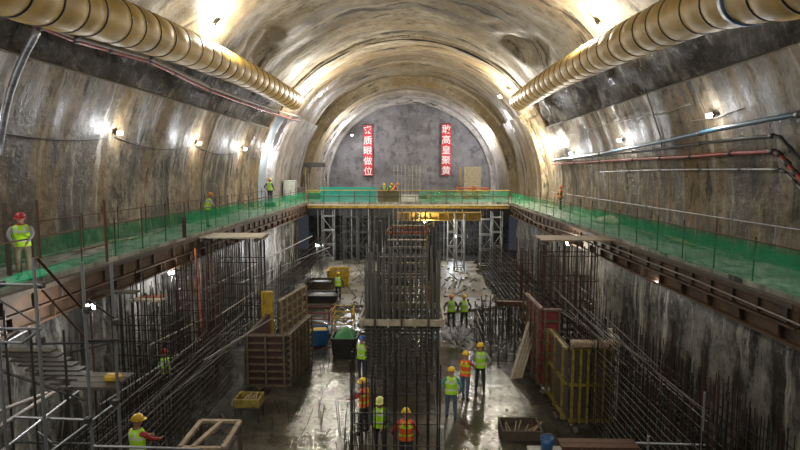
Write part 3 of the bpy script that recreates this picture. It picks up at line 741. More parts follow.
def collar(x0, x1, y0, y1, z0, z1, m, label, th=.07):
    t = empty('formwork_collar', (x0, y0, z0), label, 'formwork collar')
    for nm, a, c in (('front_board', (x0, y0 - th, z0), (x1, y0, z1)), ('rear_board', (x0, y1, z0), (x1, y1 + th, z1)), ('side_board', (x0 - th, y0 - th, z0), (x0, y1 + th, z1)), ('side_board', (x1, y0 - th, z0), (x1 + th, y1 + th, z1))):
        b = MB(); b.box(a, c); b.build(nm, m, t)
    n = int((x1 - x0) / .5)
    for k in range(n + 1):
        x = x0 + (x1 - x0 - .08) * k / n; b = MB(); b.box((x, y0 - th - .07, z0 - .05), (x + .08, y0 - th, z1 + .05)); b.build('cleat', 'timber_dark' if k % 2 else m, t)
    return t
collar(-2.1, 1.1, 20.75, 23.4, 2.3, 2.55, 'timber_pale', 'pale timber collar boards around the wide centre cage')
collar(-1.85, .85, 25.0, 27.4, 2.85, 2.95, 'timber_pale', 'timber collar boards around the second centre cage')
collar(-1.85, .9, 29.8, 32.7, 3.6, 3.72, 'steel_pale', 'pale steel collar around the third centre cage')
collar(-1.85, .9, 35.8, 38.7, 4.2, 4.32, 'orange_steel', 'orange-rust collar around the fourth centre cage')
for (x0, x1, y, zs, m) in ((-1.6, .6, 25.15, (1.2, 1.9, 3.5, 4.3), 'rebar_pale'), (-1.5, .65, 29.95, (1.5, 2.6, 3.2, 4.5), 'timber_pale'), (-1.5, .65, 35.95, (2.2, 3.3, 4.7), 'timber_pale'), (-1.6, .7, 41.45, (2.5, 3.4, 4.4), 'rebar_pale')):
    for k, z in enumerate(zs):
        b = MB(); b.box((x0, y - .24, z), (x1, y - .02, z + .05)); b.build('cross_board', m, {25.15: c25, 29.95: c29, 35.95: c35, 41.45: c41}[y])
# items on the collar platform
box_thing('pale_board', (-1.95, 23.4, 2.56), (-1.65, 23.47, 3.5), 'white_sack', 'upright pale board at the left of the centre platform', 'board')
box_thing('yellow_sheet', (.62, 23.4, 2.56), (.85, 23.47, 3.5), 'yellow_paint', 'upright yellow panel at the right of the centre platform', 'panel')
box_thing('pale_board', (.92, 23.4, 2.56), (1.05, 23.47, 3.6), 'timber_pale', 'narrow upright pale board beside the yellow panel', 'board')
for u, Y, ztop, lb in ((380, 28, 6.1, 'left'), (434, 28, 5.8, 'right'), (384, 34, 5.8, 'left'), (431, 34, 5.4, 'right')):
    p = at(u, 300, Y); o = bar('steel_column', (p.x, Y, 0), (p.x, Y, ztop - .35), .11 if Y < 30 else .1, 'steel_dark', n=8)
    tag(o, 'tall dark column at the %s side of the %s centre cages' % (lb, 'nearer' if Y < 30 else 'farther'), 'column')
# vertical bar groups under the plank shelves
def shelf(x0, x1, y0, y1, z, m, label, mb):
    t = empty('plank_shelf', (x0, y0, z), label, 'plank shelf'); n = 5; w_ = (y1 - y0) / n
    for k in range(n):
        b = MB(); b.box((x0 + random.uniform(-.08, .08), y0 + k * w_, z - .06), (x1 + random.uniform(-.08, .08), y0 + (k + 1) * w_ - .02, z)); b.build('plank', m, t)
    for x in (x0 + .2, (x0 + x1) / 2, x1 - .2):
        b = MB(); b.box((x - .06, y0 - .05, z - .22), (x + .06, y1 + .05, z - .065)); b.build('joist', mb, t)
    return t
shelf(-10.0, -7.1, 24.6, 26.4, 5.28, 'timber_pale', 'pale plank shelf on top of the left bar columns beside the walkway', 'timber_dark')
shelf(5.6, 8.75, 23.8, 25.6, 5.3, 'timber', 'plank shelf on top of the right bar columns beside the walkway', 'timber_dark')
cage(-9.6, -7.3, 24.8, 26.2, 0, 5.0, 'cluster of tall bars under the left plank shelf', 13, 5, .9, 4.8, r=.024)
cage(5.8, 8.1, 24.1, 25.4, 0, 5.0, 'cluster of tall rusty bars under the right plank shelf', 9, 4, 1.1, 4.8, r=.028, m='rebar_rust')
cage(5.2, 5.8, 26.6, 27.6, 0, 4.4, 'narrow cluster of rusty bars left of the right plank shelf', 3, 2, .6, 4, r=.03, m='rebar_rust', over=.8)
cage(-9.9, -8.0, 17.2, 18.4, 0, 4.2, 'tall bars between the left scaffold and the left pit wall', 9, 3, .5, 3.6, r=.02, over=.8)
cage(-9.4, -8.2, 21.0, 22.4, 0, 4.8, 'reddish bars left of the left plank shelf', 7, 3, .45, 4.6, r=.024, m='rebar_rust')
cage(7.0, 8.3, 13.6, 17.4, 0, 2.6, 'loose rusty starter bars between the two right rebar walls', 8, 5, 3, .3, r=.016, m='rebar_rust', over=.9)
cage(5.9, 8.0, 20.2, 22.6, 0, 2.3, 'dark bar grid behind the yellow formwork on the right', 9, 5, .3, 2.2, r=.018, over=.6)
o = bar('orange_pole', onz(203, 345, .5) , at(195, 248, onz(203, 345, .5).y), .05, 'orange_steel', n=8); tag(o, 'orange-rust pole standing right of the left scaffold', 'pole')

# ------------------------------------------------------------------ formwork panels
def panel(name, a, dvec, w_, h, m, mr, label, cat='formwork', ribs=6, stiles=4, th=.06, rib=.09, group=None, base=0):
    """vertical panel: corner a (x,y,z0), direction dvec (x,y), width w_, height h; ribs on its near side"""
    a = Vector(a); d = Vector((dvec[0], dvec[1], 0)).normalized(); nn = Vector((d.y, -d.x, 0))
    t = empty(name, a, label, cat, group)
    R = Matrix((d, -nn, Vector((0, 0, 1)))).transposed().to_4x4()
    def lb(nm, x0, x1, y0, y1, z0, z1, mm):
        b = MB(); b.box((x0, y0, z0), (x1, y1, z1)); bmesh.ops.transform(b.bm, matrix=R, verts=b.bm.verts); b.build(nm, mm, t, local=True)
    lb('sheet', 0, w_, 0, th, 0, h, m)
    for k in range(ribs):
        z = (h - rib) * k / (ribs - 1); lb('waler', -.03, w_ + .03, -rib, -.002, z, z + rib * .8, mr)
    for k in range(stiles):
        x = (w_ - rib) * k / (stiles - 1); lb('stile', x, x + rib * .8, -rib * 1.7, -rib - .002, 0, h, mr)
    return t
panel('concrete_formwork', (-6.45, 20.3, 0), (1, 0), 1.5, 2.05, 'maroon', 'timber_mid', 'maroon formwork panel with timber ribs facing the camera, left of the wet slab', ribs=8, stiles=3)
panel('concrete_formwork', (-4.9, 20.3, 0), (.10, 1), 3.0, 2.05, 'timber_dark', 'timber_mid', 'formwork panel with timber ribs receding beside the wet slab on the left', ribs=9, stiles=7)
panel('concrete_formwork', (-6.45, 23.4, 0), (0, -1), 3.0, 2.05, 'maroon', 'timber_dark', 'dark side panel closing the left formwork box', ribs=6, stiles=4)
panel('concrete_formwork', (-6.9, 24.0, .2), (1, .05), .5, 2.7, 'yellow_paint', 'yellow_paint', 'narrow yellow panel end behind the maroon formwork', ribs=3, stiles=2)
panel('concrete_formwork', (-6.2, 24.2, .3), (.16, 1), 3.3, 2.15, 'timber_mid', 'timber', 'timber ribbed panel receding behind the yellow panel end', ribs=6, stiles=6)
# right formwork: red tall narrow, yellow wide
pr = onz(536, 366, .2)
panel('concrete_formwork', (4.95, 20.6, 0), (1, 0), .62, 3.05, 'red_paint', 'timber_mid', 'tall red formwork panel left of the yellow formwork', ribs=8, stiles=2)
panel('concrete_formwork', (4.85, 23.4, 0), (.02, -1), 2.7, 3.05, 'red_paint', 'timber_mid', 'red ribbed side panel receding behind the tall red panel', ribs=8, stiles=5)
panel('concrete_formwork', (5.15, 17.6, 0), (1, .0), 1.35, 2.55, 'timber_dark', 'old_yellow', 'dull yellow ribbed formwork panel facing the camera at right', ribs=3, stiles=6, rib=.10)
panel('concrete_formwork', (5.08, 19.9, 0), (0, -1), 2.2, 2.5, 'timber_dark', 'old_yellow', 'dull yellow ribbed side panel beside the wet slab', ribs=3, stiles=3, rib=.10)
panel('concrete_formwork', (6.6, 17.7, 0), (.25, 1), 2.2, 2.55, 'timber_dark', 'timber_pale', 'pale ribbed side panel at the right of the yellow formwork', ribs=7, stiles=3)
t = empty('capping_beam', (5.1, 17.4, 2.6), 'whitish beam lying on top of the yellow formwork', 'beam')
b = MB(); b.box((5.1, 17.3, 2.6), (6.65, 17.6, 2.8)); b.build('beam_body', 'timber', t, bevel=.03)
# leaning planks
for k in range(4):
    a = onz(511 + k * 3.2, 379 - k * .4, 0); c = at(529 + k * 3.2, 322 - k, a.y + 1.0)
    b = MB(); b.beam(a, c, .12, .04); o = b.build('leaning_plank', 'timber_pale'); recenter(o, a); tag(o, 'long pale plank leaning against the tall red formwork', 'plank', 'planks leaning on the red formwork')
# beam on trestle
b = MB(); b.beam(at(497, 303, 26.5), at(531, 304, 25.8), .3, .22); o = b.build('pinkish_beam', 'rust'); recenter(o, at(497, 303, 26.5)); tag(o, 'pinkish rusty beam resting across the cages left of the red formwork', 'beam')
cage(2.95, 4.6, 22.9, 26, 0, 2.0, 'low rebar frame left of the leaning planks', 6, 5, .4, 1.9, r=.03, m='steel_dark', over=.1)
cage(3.6, 4.9, 26.4, 29, 0, 1.6, 'low rebar frame under the pinkish beam', 6, 4, .4, 1.5, r=.025, m='rebar', over=.1)
# ------------------------------------------------------------------ left scaffold
t = empty('scaffold', (-6, 8.5, 0), 'silver tube scaffold in the left foreground below the walkway', 'scaffold')
SP = {}
for k, (u, Y, vt, m, r) in enumerate([(1, 8.2, 225, 'steel_pale', .026), (41, 8.0, 258, 'steel_pale', .026), (88, 8.2, 262, 'steel_pale', .026), (116.5, 8.6, 262, 'steel_pale', .026),
                                (8, 10.5, 310, 'steel_dark', .024), (33, 10.5, 330, 'steel_dark', .024), (66, 10.5, 330, 'steel_dark', .024), (94, 12.5, 300, 'rust', .024)]):
    p = at(u, 370, Y); zt = at(u, vt, Y).z
    bar('standard', (p.x, Y, 0), (p.x, Y, zt), r, m, t, 8); SP[k] = p.x
for (u, v0, v1, Y) in ((38, 200, 258, 8.0), (105, 200, 262, 8.6)):
    x = at(u + 2, 258, Y).x; bar('standard', (x, Y, at(u, v1, Y).z), (x, Y, at(u, v0, Y).z), .022, 'rust', t, 8)
def sbar(u0, v0, Y0, u1, v1, Y1, r=.022, m='steel_pale', nm='ledger'): bar(nm, at(u0, v0, Y0), at(u1, v1, Y1), r, m, t, 8)
sbar(-4, 284, 8.1, 42, 285, 8.0); sbar(-4, 329, 8.3, 42, 328, 8.0); sbar(14, 417, 8.0, 92, 420, 8.2); sbar(0, 342, 8.2, 22, 343, 8.0); sbar(22, 343, 8.0, 42, 328, 8.0, nm='brace')
sbar(92, 446, 8.2, 200, 449, 8.6); sbar(37, 258, 8.0, 82, 308, 9.0, m='rust', nm='brace'); sbar(0, 300, 8.2, 40, 326, 8.0, .014, 'steel_dark', 'brace')
sbar(42, 290, 8.0, 84, 336, 8.5, .018, 'rust', 'brace'); sbar(50, 452, 8.0, 117, 402, 8.6, nm='brace'); sbar(88, 300, 8.2, 117, 320, 8.6, .016, 'steel_dark', 'brace')
sbar(0, 345, 10.5, 20, 330, 10.0, .03); sbar(84, 341, 8.2, 120, 340, 8.6, m='steel_dark'); sbar(10, 442, 10.5, 92, 444, 10.5, m='steel_dark'); sbar(33, 344, 10.4, 120, 342, 9.5, m='steel_dark')
sbar(70, 352, 8.3, 106, 344, 8.8, .018, 'steel_dark', 'brace'); sbar(36, 430, 10.5, 56, 446, 10.5, .018, nm='brace')
for k, (u, v) in enumerate([(41, 285), (88, 310), (41, 340), (88, 420), (116, 402), (1, 284), (116, 322)]):
    p = at(u, v, 8.15); b = MB(); b.box(p - Vector((.05, .05, .05)), p + Vector((.05, .05, .05))); b.build('coupler', 'steel_dark', t, bevel=.015)
# long sloping tubes lower left
for k, (a, c) in enumerate([((-8, 414, 9.5), (46, 393, 13)), ((-6, 430, 9.2), (60, 388, 13.5)), ((0, 452, 8.8), (95, 378, 14.5)), ((-6, 348, 10.5), (26, 331, 12.5))]):
    o = bar('loose_tube', at(*a), at(*c), .045 if k < 2 else .028, 'cable_grey' if k < 2 else 'steel_pale', n=8)
    tag(o, ['upper thick grey tube sloping at the left edge', 'lower thick grey tube sloping at the left edge', 'long thin tube sloping up through the left scaffold', 'short grey tube at the left edge above the treads'][k], 'tube')
# stair of dark treads
t = empty('stair_flight', at(5, 345, 10.8), 'stair of dark metal treads inside the left scaffold', 'stair')
for k in range(9):
    f = k / 8; a = at(4 + 62 * f, 347 + 36 * f, 11.2); c = at(46 + 60 * f, 346 + 36 * f, 10.8)
    b = MB(); b.box((a.x, 10.9, a.z - .03), (c.x, 11.15, a.z + .01)); b.build('tread', 'timber_dark', t)
a = at(4, 350, 11.3); c = at(106, 386, 11.3); bar('stringer', a, c, .03, 'steel_dark', t); bar('stringer', a - Vector((0, .75, 0)), c - Vector((0, .75, 0)), .03, 'steel_dark', t)
t = empty('scaffold_platform', at(76, 382, 10), 'plank platform at the foot of the metal treads', 'platform')
a = at(76, 381, 10.2); c = at(122, 381, 10.2)
for k in range(3): b = MB(); b.box((a.x, 9.9 + k * .27, a.z - .05), (c.x, 10.14 + k * .27, a.z)); b.build('plank', 'timber_dark', t)
p = at(105, 377, 10.2); box_thing('yellow_bag', (p.x, 10.1, a.z), (p.x + .32, 10.3, a.z + .16), 'yellow_paint', 'small yellow bag lying on the plank platform in the left scaffold', 'bag', bevel=.05)
# trestle boards on the left pit wall
for k, (u0, v0, u1, v1, Y, m) in enumerate([(129, 300, 160, 300, 17.5, 'timber_pale'), (139, 297, 160, 296.5, 18.3, 'orange_steel'), (85, 292, 135, 293, 16.5, 'timber_dark')]):
    a = at(u0, v0, Y); c = at(u1, v1, Y); b = MB(); b.box((a.x, Y, a.z - .06), (c.x, Y + .35, a.z)); o = b.build('bracket_plank', m); recenter(o, a)
    tag(o, ['pale plank resting on brackets below the left walkway', 'orange plank behind the pale plank below the left walkway', 'dark plank tucked under the left walkway beam'][k], 'plank')

# ------------------------------------------------------------------ equipment in the pit
def tub(loc, sx, sy, h, m, label, cat, fill=None, wall=.05, rz=0, name='tub', rim=True):
    t = empty(name, loc, label, cat, rz=rz); b = MB()
    def rr(s, z): 
        c = .12 * min(sx, sy); X = sx / 2 * s; Y_ = sy / 2 * s
        return [(X - c, -Y_, z), (X, -Y_ + c, z), (X, Y_ - c, z), (X - c, Y_, z), (-X + c, Y_, z), (-X, Y_ - c, z), (-X, -Y_ + c, z), (-X + c, -Y_, z)]
    b.loft([rr(.86, 0), rr(1, h), rr(.93, h), rr(.8, .08)], True, False); b.build('shell', m, t, local=True)
    if rim:
        b = MB(); b.tube([Vector(p) for p in rr(1.02, h)], .025, 5, closed=True); b.build('rim', m, t, local=True)
    if fill:
        b = MB(); g = []
        for i in range(9):
            g.append([b.bm.verts.new((sx * .88 * (i / 8 - .5), sy * .88 * (j / 8 - .5), h * .8 + fill[1] * (1 - max(abs(i - 4), abs(j - 4)) / 4) ** .6 + .06 * noise.noise(Vector((i, j, sx * 9))))) for j in range(9)])
        for i in range(8):
            for j in range(8): b.bm.faces.new((g[i][j], g[i + 1][j], g[i + 1][j + 1], g[i][j + 1])).smooth = True
        b.build('contents', fill[0], t, local=True)
    return t
q = onz(317, 346, 0); tub((q.x, q.y + .4, 0), 1.05, .9, .75, 'blue_plastic', 'blue plastic tub with yellow and green rags on the wet floor', 'tub', ('yellow_paint', .18), rz=.15)
q = onz(347, 358, 0); tub((q.x - .15, q.y + .5, 0), 1.15, 1.3, .9, 'steel_dark', 'dark skip covered with a green sheet, beside the blue-helmeted worker', 'skip', ('green_sheet', .6), name='skip')
def drum_rack(u0, u1, v, label, m, n, Y):
    a = at(u0, v, Y); c = at(u1, v, Y); a.z = 0
    t = lattice('material_cage', a.x, c.x, Y, Y + 1.2, 0, 1.15, m, label, 'material cage', .35, .035, diag=True)
drum_rack(303, 329, 322, 'reddish open material cage behind the blue tub', 'red_paint', 3, 27.5); drum_rack(332, 352, 322, 'yellow-green open material cage beside the reddish one', 'yellow_paint', 2, 27.8)
for k, (u, v, Y, sx, m, lb) in enumerate([(322, 301, 31, 2.2, 'steel_dark', 'low dark steel tray left of the far worker'), (320, 290, 34.5, 1.9, 'timber_dark', 'upper dark tray left of the far worker'), (339, 284, 38, 1.6, 'yellow_paint', 'yellow steel bin behind the far worker')]):
    q = onz(u, v, 0); tub((q.x, q.y, 0), sx, 1.6, [.5, .7, 1.1][k], m, lb, 'tray' if k < 2 else 'bin', name='steel_tray' if k < 2 else 'steel_bin', fill=('steel_dark', .1))
# yellow crate on a dark stand and timber frame, left foreground
q = onz(247, 423, 0)
t = empty('crate_stand', (q.x, q.y, 0), 'dark stand holding the yellow crate in the left foreground', 'stand')
for sx in (-.38, .38):
    for sy in (0, .6): bar('leg', (q.x + sx, q.y + sy, 0), (q.x + sx, q.y + sy, .48), .025, 'steel_dark', t)
b = MB(); b.box((q.x - .42, q.y - .04, .48), (q.x + .42, q.y + .64, .52)); b.build('top', 'steel_dark', t)
t = empty('yellow_crate', (q.x, q.y, .53), 'yellow wooden crate of rebar offcuts standing on a dark stand', 'crate')
for nm, a, c in (('front_board', (-.42, -.04, 0), (.42, 0, .28)), ('rear_board', (-.42, .6, 0), (.42, .64, .28)), ('side_board', (-.42, 0, 0), (-.38, .6, .28)), ('side_board', (.38, 0, 0), (.42, .6, .28)), ('bottom', (-.38, 0, 0), (.38, .6, .03))):
    b = MB(); b.box(a, c); b.build(nm, 'yellow_paint' if nm == 'none' else 'old_yellow', t, local=True)
for k in range(6):
    o = bar('rebar_offcut', (q.x - .33 + k * .12, q.y + .05, .6 + k % 2 * .07), (q.x - .1 + k * .06, q.y + .56, .72 + k % 3 * .04), .02, 'timber'); tag(o, 'short offcut lying in the yellow crate', 'offcut', 'offcuts in the yellow crate')
t = empty('timber_trestle', onz(205, 452, .4), 'open timber frame with slanting planks at the bottom left', 'timber frame')
p = [at(201, 421, 13.6), at(240, 421, 13.6)]; zt = p[0].z
for nm, a, c in (('rear_rail', (p[0].x, 13.6), (p[1].x, 13.6)), ('side_rail', (p[0].x, 13.6), (p[0].x + .05, 12.2)), ('side_rail', (p[1].x, 13.6), (p[1].x + .05, 12.2)), ('middle_rail', (p[0].x + .55, 13.55), (p[0].x + .35, 12.2)), ('front_rail', (p[0].x, 12.2), (p[1].x, 12.2))):
    b = MB(); b.beam((*a, zt), (*c, zt + (.0 if a[1] == c[1] else .02)), .11, .07); b.build(nm, 'timber', t)
for x in (p[0].x, p[1].x):
    for y in (12.2, 13.6): b = MB(); b.box((x - .05, y - .05, 0), (x + .05, y + .05, zt - .03)); b.build('leg', 'timber_dark', t)
# right foreground
q = onz(535, 441, 0)
t = empty('shallow_crate', (q.x - .9, q.y, 0), 'dark shallow timber crate of scrap at the bottom right of the slab', 'crate')
for nm, a, c, m in (('front_board', (-.1, 0, 0), (1.15, .05, .3), 'timber_dark'), ('rear_board', (-.1, .95, 0), (1.15, 1.0, .3), 'timber_dark'), ('side_board', (-.1, .05, 0), (-.05, .95, .3), 'timber_dark'), ('side_board', (1.1, .05, 0), (1.15, .95, .3), 'timber_dark'), ('bottom', (-.05, .05, 0), (1.1, .95, .05), 'timber_dark')):
    b = MB(); b.box(a, c); b.build(nm, m, t, local=True)
for k in range(8):
    a = Vector((q.x - .8 + k * .12, q.y + .12 + random.random() * .3, .09 + .03 * k % .12)); o = bar('scrap_stick', a, a + Vector((random.uniform(-.1, .5), random.uniform(.2, .5), .14)), .02, 'timber'); tag(o, 'timber stick in the shallow scrap crate', 'stick', 'sticks in the shallow crate')
a = at(562, 447, 12.4); c = at(640, 449, 12.4)
t = empty('work_bench', (a.x, 12.4, 0), 'reddish brown plank bench at the bottom right edge', 'bench')
for k in range(2): b = MB(); b.box((a.x, 12.4 + k * .23, a.z - .06), (c.x, 12.61 + k * .23, a.z)); b.build('plank', 'rust', t)
for x in (a.x + .15, c.x - .15): b = MB(); b.box((x - .05, 12.45, 0), (x + .05, 12.8, a.z - .06)); b.build('leg', 'rust', t)
def bucket(loc, label, m='blue_plastic', r=.16, h=.32):
    t = empty('bucket', loc, label, 'bucket'); n = 16
    rg = lambda rr, z: [(rr * cos(2 * pi * k / n), rr * sin(2 * pi * k / n), z) for k in range(n)]
    b = MB(); b.loft([rg(r * .8, 0), rg(r, h), rg(r * .94, h), rg(r * .75, .03)], True); b.build('shell', m, t, local=True)
    b = MB(); b.tube([(r * cos(x), 0, h + .12 * sin(x)) for x in [pi * k / 8 for k in range(9)]], .008, 5); b.build('handle', 'steel_pale', t, local=True)
q = onz(549, 458, .0); 
box_thing('steel_box', (q.x - .55, q.y - .1, 0), (q.x + .5, q.y + .5, .12), 'white_sack', 'low pale board under the blue bucket', 'board', bevel=.02)
bucket((q.x - .02, q.y + .2, .125), 'blue bucket at the bottom edge right of the slab', h=.4, r=.2)
# white post by the near cage
q = onz(441, 452, 0); box_thing('white_post', (q.x - .09, q.y, 0), (q.x + .09, q.y + .18, .75), 'white_sack', 'short whitish post at the right of the near centre cage', 'post', bevel=.02)
o = bar('thin_stick', onz(437, 415, 0), onz(437, 415, 0) + Vector((-.12, .3, .95)), .012, 'steel_pale'); tag(o, 'thin pale stick standing at the right of the near centre cage', 'stick')
# starter bars around
def starters(n, ubox, vbox, hmin, hmax, label, group, m='rebar', z=0, r=.016, lean=.12, name='starter_bar', cat='starter bar'):
    for _ in range(n):
        q = onz(random.uniform(*ubox), random.uniform(*vbox), z)
        o = bar(name, q, q + Vector((random.uniform(-lean, lean), random.uniform(-lean, lean), random.uniform(hmin, hmax))), r, m, n=5)
        tag(o, label, cat, group)
starters(16, (338, 362), (430, 470), .6, 1.4, 'dark starter bar left of the near centre cage', 'starter bars left of the near centre cage')
starters(14, (268, 335), (405, 450), .2, .8, 'short bent bar sticking up from the wet floor at bottom left', 'short bars at the bottom left of the slab', lean=.3)
starters(18, (305, 345), (350, 378), .25, .75, 'short dark bar standing in front of the blue tub', 'short bars in front of the blue tub', lean=.2)
starters(26, (448, 500), (330, 352), .3, 1.2, 'tangled bar beyond the three workers on the right slab', 'tangled bars beyond the workers', lean=.9, r=.02)
starters(26, (350, 378), (275, 330), .3, 1.2, 'tangled bar left of the centre cages', 'tangled bars left of the centre cages', lean=.9, r=.025)
starters(30, (255, 300), (330, 395), .2, .8, 'scrap bar around the left formwork', 'scrap bars around the left formwork', lean=.5)
starters(34, (20, 200), (400, 520), .6, 2.2, 'dark upright bar deep in the left of the pit', 'upright bars deep in the left of the pit', lean=.12, m='steel_dark')
starters(50, (640, 790), (395, 520), .6, 1.9, 'dark upright bar deep in the right of the pit', 'upright bars deep in the right of the pit', lean=.1, m='steel_dark')
starters(16, (635, 705), (420, 470), 1.4, 2.3, 'tall rusty upright bar at the lower right', 'tall rusty bars at the lower right', lean=.1, m='rebar_rust')
starters(22, (300, 470), (268, 300), .2, .8, 'scrap bar on the far pale slab', 'scrap bars on the far slabs', lean=.9, r=.03)
# pole with ledger at bottom right
t = empty('scaffold', at(702, 450, 11), 'thin tube frame at the bottom right corner', 'scaffold')
x = at(702, 440, 11).x; bar('standard', (x, 11, 0), (x, 11, at(702, 392, 11).z), .025, 'steel_pale', t, 8)
x2 = at(648, 445, 11).x; bar('standard', (x2, 11, 0), (x2, 11, at(648, 436, 11).z), .025, 'steel_pale', t, 8)
bar('ledger', at(636, 443, 11), at(705, 445, 11), .025, 'steel_pale', t, 8)
# long loose bars lying on the rebar walls
for k in range(26):
    s = random.choice((-1, 1)); y0 = random.uniform(11, 17); L = random.uniform(4, 8)
    x = (-7.0 if s < 0 else 6.2) + random.uniform(-.4, .4); z = random.uniform(2.5, 3.2) if s > 0 else random.uniform(2.0, 2.6)
    o = bar('loose_bar', (x, y0, z), (x + random.uniform(-.5, .5), y0 + L, z + random.uniform(-.4, .5)), .018, 'rebar' if k % 6 or s > 0 else 'rebar_pale', n=5)
    tag(o, 'long loose bar lying along the top of the %s rebar wall' % ('left' if s < 0 else 'lower right'), 'loose bar', 'loose bars on the %s rebar wall' % ('left' if s < 0 else 'right'))
# inclined handrail tubes by the left shelf
for k, (a, c) in enumerate([((200, 292, 24), (312, 236, 40)), ((215, 318, 22), (300, 262, 34)), ((240, 283, 25), (330, 247, 42)), ((150, 345, 18), (205, 318, 24)), ((100, 405, 15), (200, 340, 22))]):
    o = bar('sloping_tube', at(*a), at(*c), .035, 'steel_pale' if k % 2 == 0 else 'cable_grey', n=6)
    tag(o, 'pale tube sloping along the left rebar walls, %s from the top' % lname(k), 'tube', 'tubes sloping along the left rebar walls')
# debris: uncountable
def rubble(name, label, cat, pts_fn, n, smin, smax, m):
    b = MB()
    for _ in range(n):
        p = pts_fn(); s = random.uniform(smin, smax)
        R = Matrix.Rotation(random.uniform(0, pi), 3, Vector((random.random(), random.random(), random.random() + .1)).normalized())
        b.box(p - Vector((s, s * .6, s * .35)), p + Vector((s, s * .6, s * .35)), R)
    o = b.build(name, m); tag(o, label, cat, kind='stuff')
rubble('rubble', 'dark rubble and scrap strewn over the mud outside the slabs', 'rubble', lambda: Vector((random.choice((random.uniform(-10.5, -5.6), random.uniform(4.8, 9.3))), random.uniform(10, 48), -.06)), 700, .03, .13, 'timber_dark')
rubble('floor_debris', 'small timber and concrete debris on the middle of the pit floor', 'debris', lambda: Vector((random.uniform(-5.5, 5), random.uniform(24, 47), .03)), 300, .04, .13, 'debris')
rubble('wet_debris', 'small dark debris scattered on the wet slabs', 'debris', lambda: Vector((random.choice((random.uniform(-5.4, -2.2), random.uniform(1.2, 4.3))), random.uniform(12.5, 24), .01)), 150, .015, .05, 'timber_dark')

# ------------------------------------------------------------------ far deck equipment
t = empty('gantry_frame', at(314, 188, 57), 'small portal machine with a dark roof at the left of the rear deck', 'gantry')
x0 = at(306, 180, 57).x; x1 = at(322, 180, 57).x; zt = at(314, 167, 57).z
for x in (x0, x1):
    for y in (56.8, 58.2): bar('post', (x, y, 5.4), (x, y, zt), .06, 'steel_pale', t)
b = MB(); b.box((x0 - .15, 56.6, zt), (x1 + .15, 58.4, zt + .45)); b.build('roof', 'steel_dark', t)
b = MB(); b.box((x0, 56.8, 6.0), (x1, 58.2, 6.25)); b.build('deck', 'yellow_paint', t); b = MB(); b.box((x0 + .2, 57, 5.45), (x1 - .2, 58, 6.0)); b.build('engine', 'steel_dark', t)
def wall_frame(u0, u1, v0, v1, Y, label):
    a = at(u0, v1, Y); c = at(u1, v0, Y); t = empty('open_scaffold', (a.x, Y, 5.4), label, 'frame'); n = 8
    for k in range(n): x = a.x + (c.x - a.x) * k / (n - 1); bar('upright', (x, Y, 5.4), (x, Y, c.z), .045, 'timber_pale' if k % 2 else 'steel_pale', t)
    for k in range(6): z = 5.7 + (c.z - 6.3) * k / 5; bar('crossbar', (a.x - .1, Y, z), (c.x + .1, Y, z), .035, 'steel_pale', t)
wall_frame(394, 420, 165, 188, 60, 'pale open frame of uprights in front of the end wall between the banners')
a = at(464, 186, 62); c = at(481, 166.5, 62)
t = empty('plywood_board', (a.x, 62, 5.4), 'large plywood board standing right of the banners on the rear deck', 'board')
b = MB(); b.box((a.x, 62, 5.4), (c.x, 62.08, c.z)); b.build('sheet', 'timber_pale', t); 
for x in (a.x + .1, c.x - .1): b = MB(); b.box((x - .05, 62.09, 5.4), (x + .05, 62.2, c.z)); b.build('batten', 'timber', t)
o = bar('yellow_pole', at(461, 186, 61), at(460, 167, 61), .06, 'yellow_paint'); tag(o, 'yellow pole left of the plywood board', 'pole')
for k, (u0, u1, h, m, lb) in enumerate([(440, 455, .8, 'red_paint', 'red machine frame left of the plywood board on the rear deck'), (458, 474, 1.3, 'orange_steel', 'orange frame below the plywood board on the rear deck'), (476, 488, 1.2, 'orange_steel', 'orange-red frame at the right end of the rear deck'), (420, 436, .9, 'steel_pale', 'grey low frame right of the pale upright frame'), (296, 304, 1.2, 'steel_pale', 'pale box frame left of the portal machine')]):
    x0 = at(u0, 190, 57.5).x; x1 = at(u1, 190, 57.5).x
    lattice('machine_frame', x0, x1, 57.5, 58.8, 5.4, 5.4 + h, m, lb, 'frame', .4, .07)
box_thing('white_tank', at(283, 196, 51.5) + Vector((0, 0, 0)), at(297, 180, 52.6), 'white_sack', 'white box at the left wall before the portal machine', 'box', bevel=.06)
for k in range(14):
    u = random.uniform(420, 490); p = at(u, 190, random.uniform(56.3, 57.2)); s = random.uniform(.12, .3)
    o = box_thing('supply_box', (p.x - s, p.y - s, 5.4), (p.x + s, p.y + s, 5.4 + s * random.uniform(1, 2)), random.choice(['orange_steel', 'red_paint', 'timber', 'steel_pale', 'yellow_paint']), 'small supply box behind the right half of the bridge net', 'box', 'supply boxes behind the bridge net', .03)
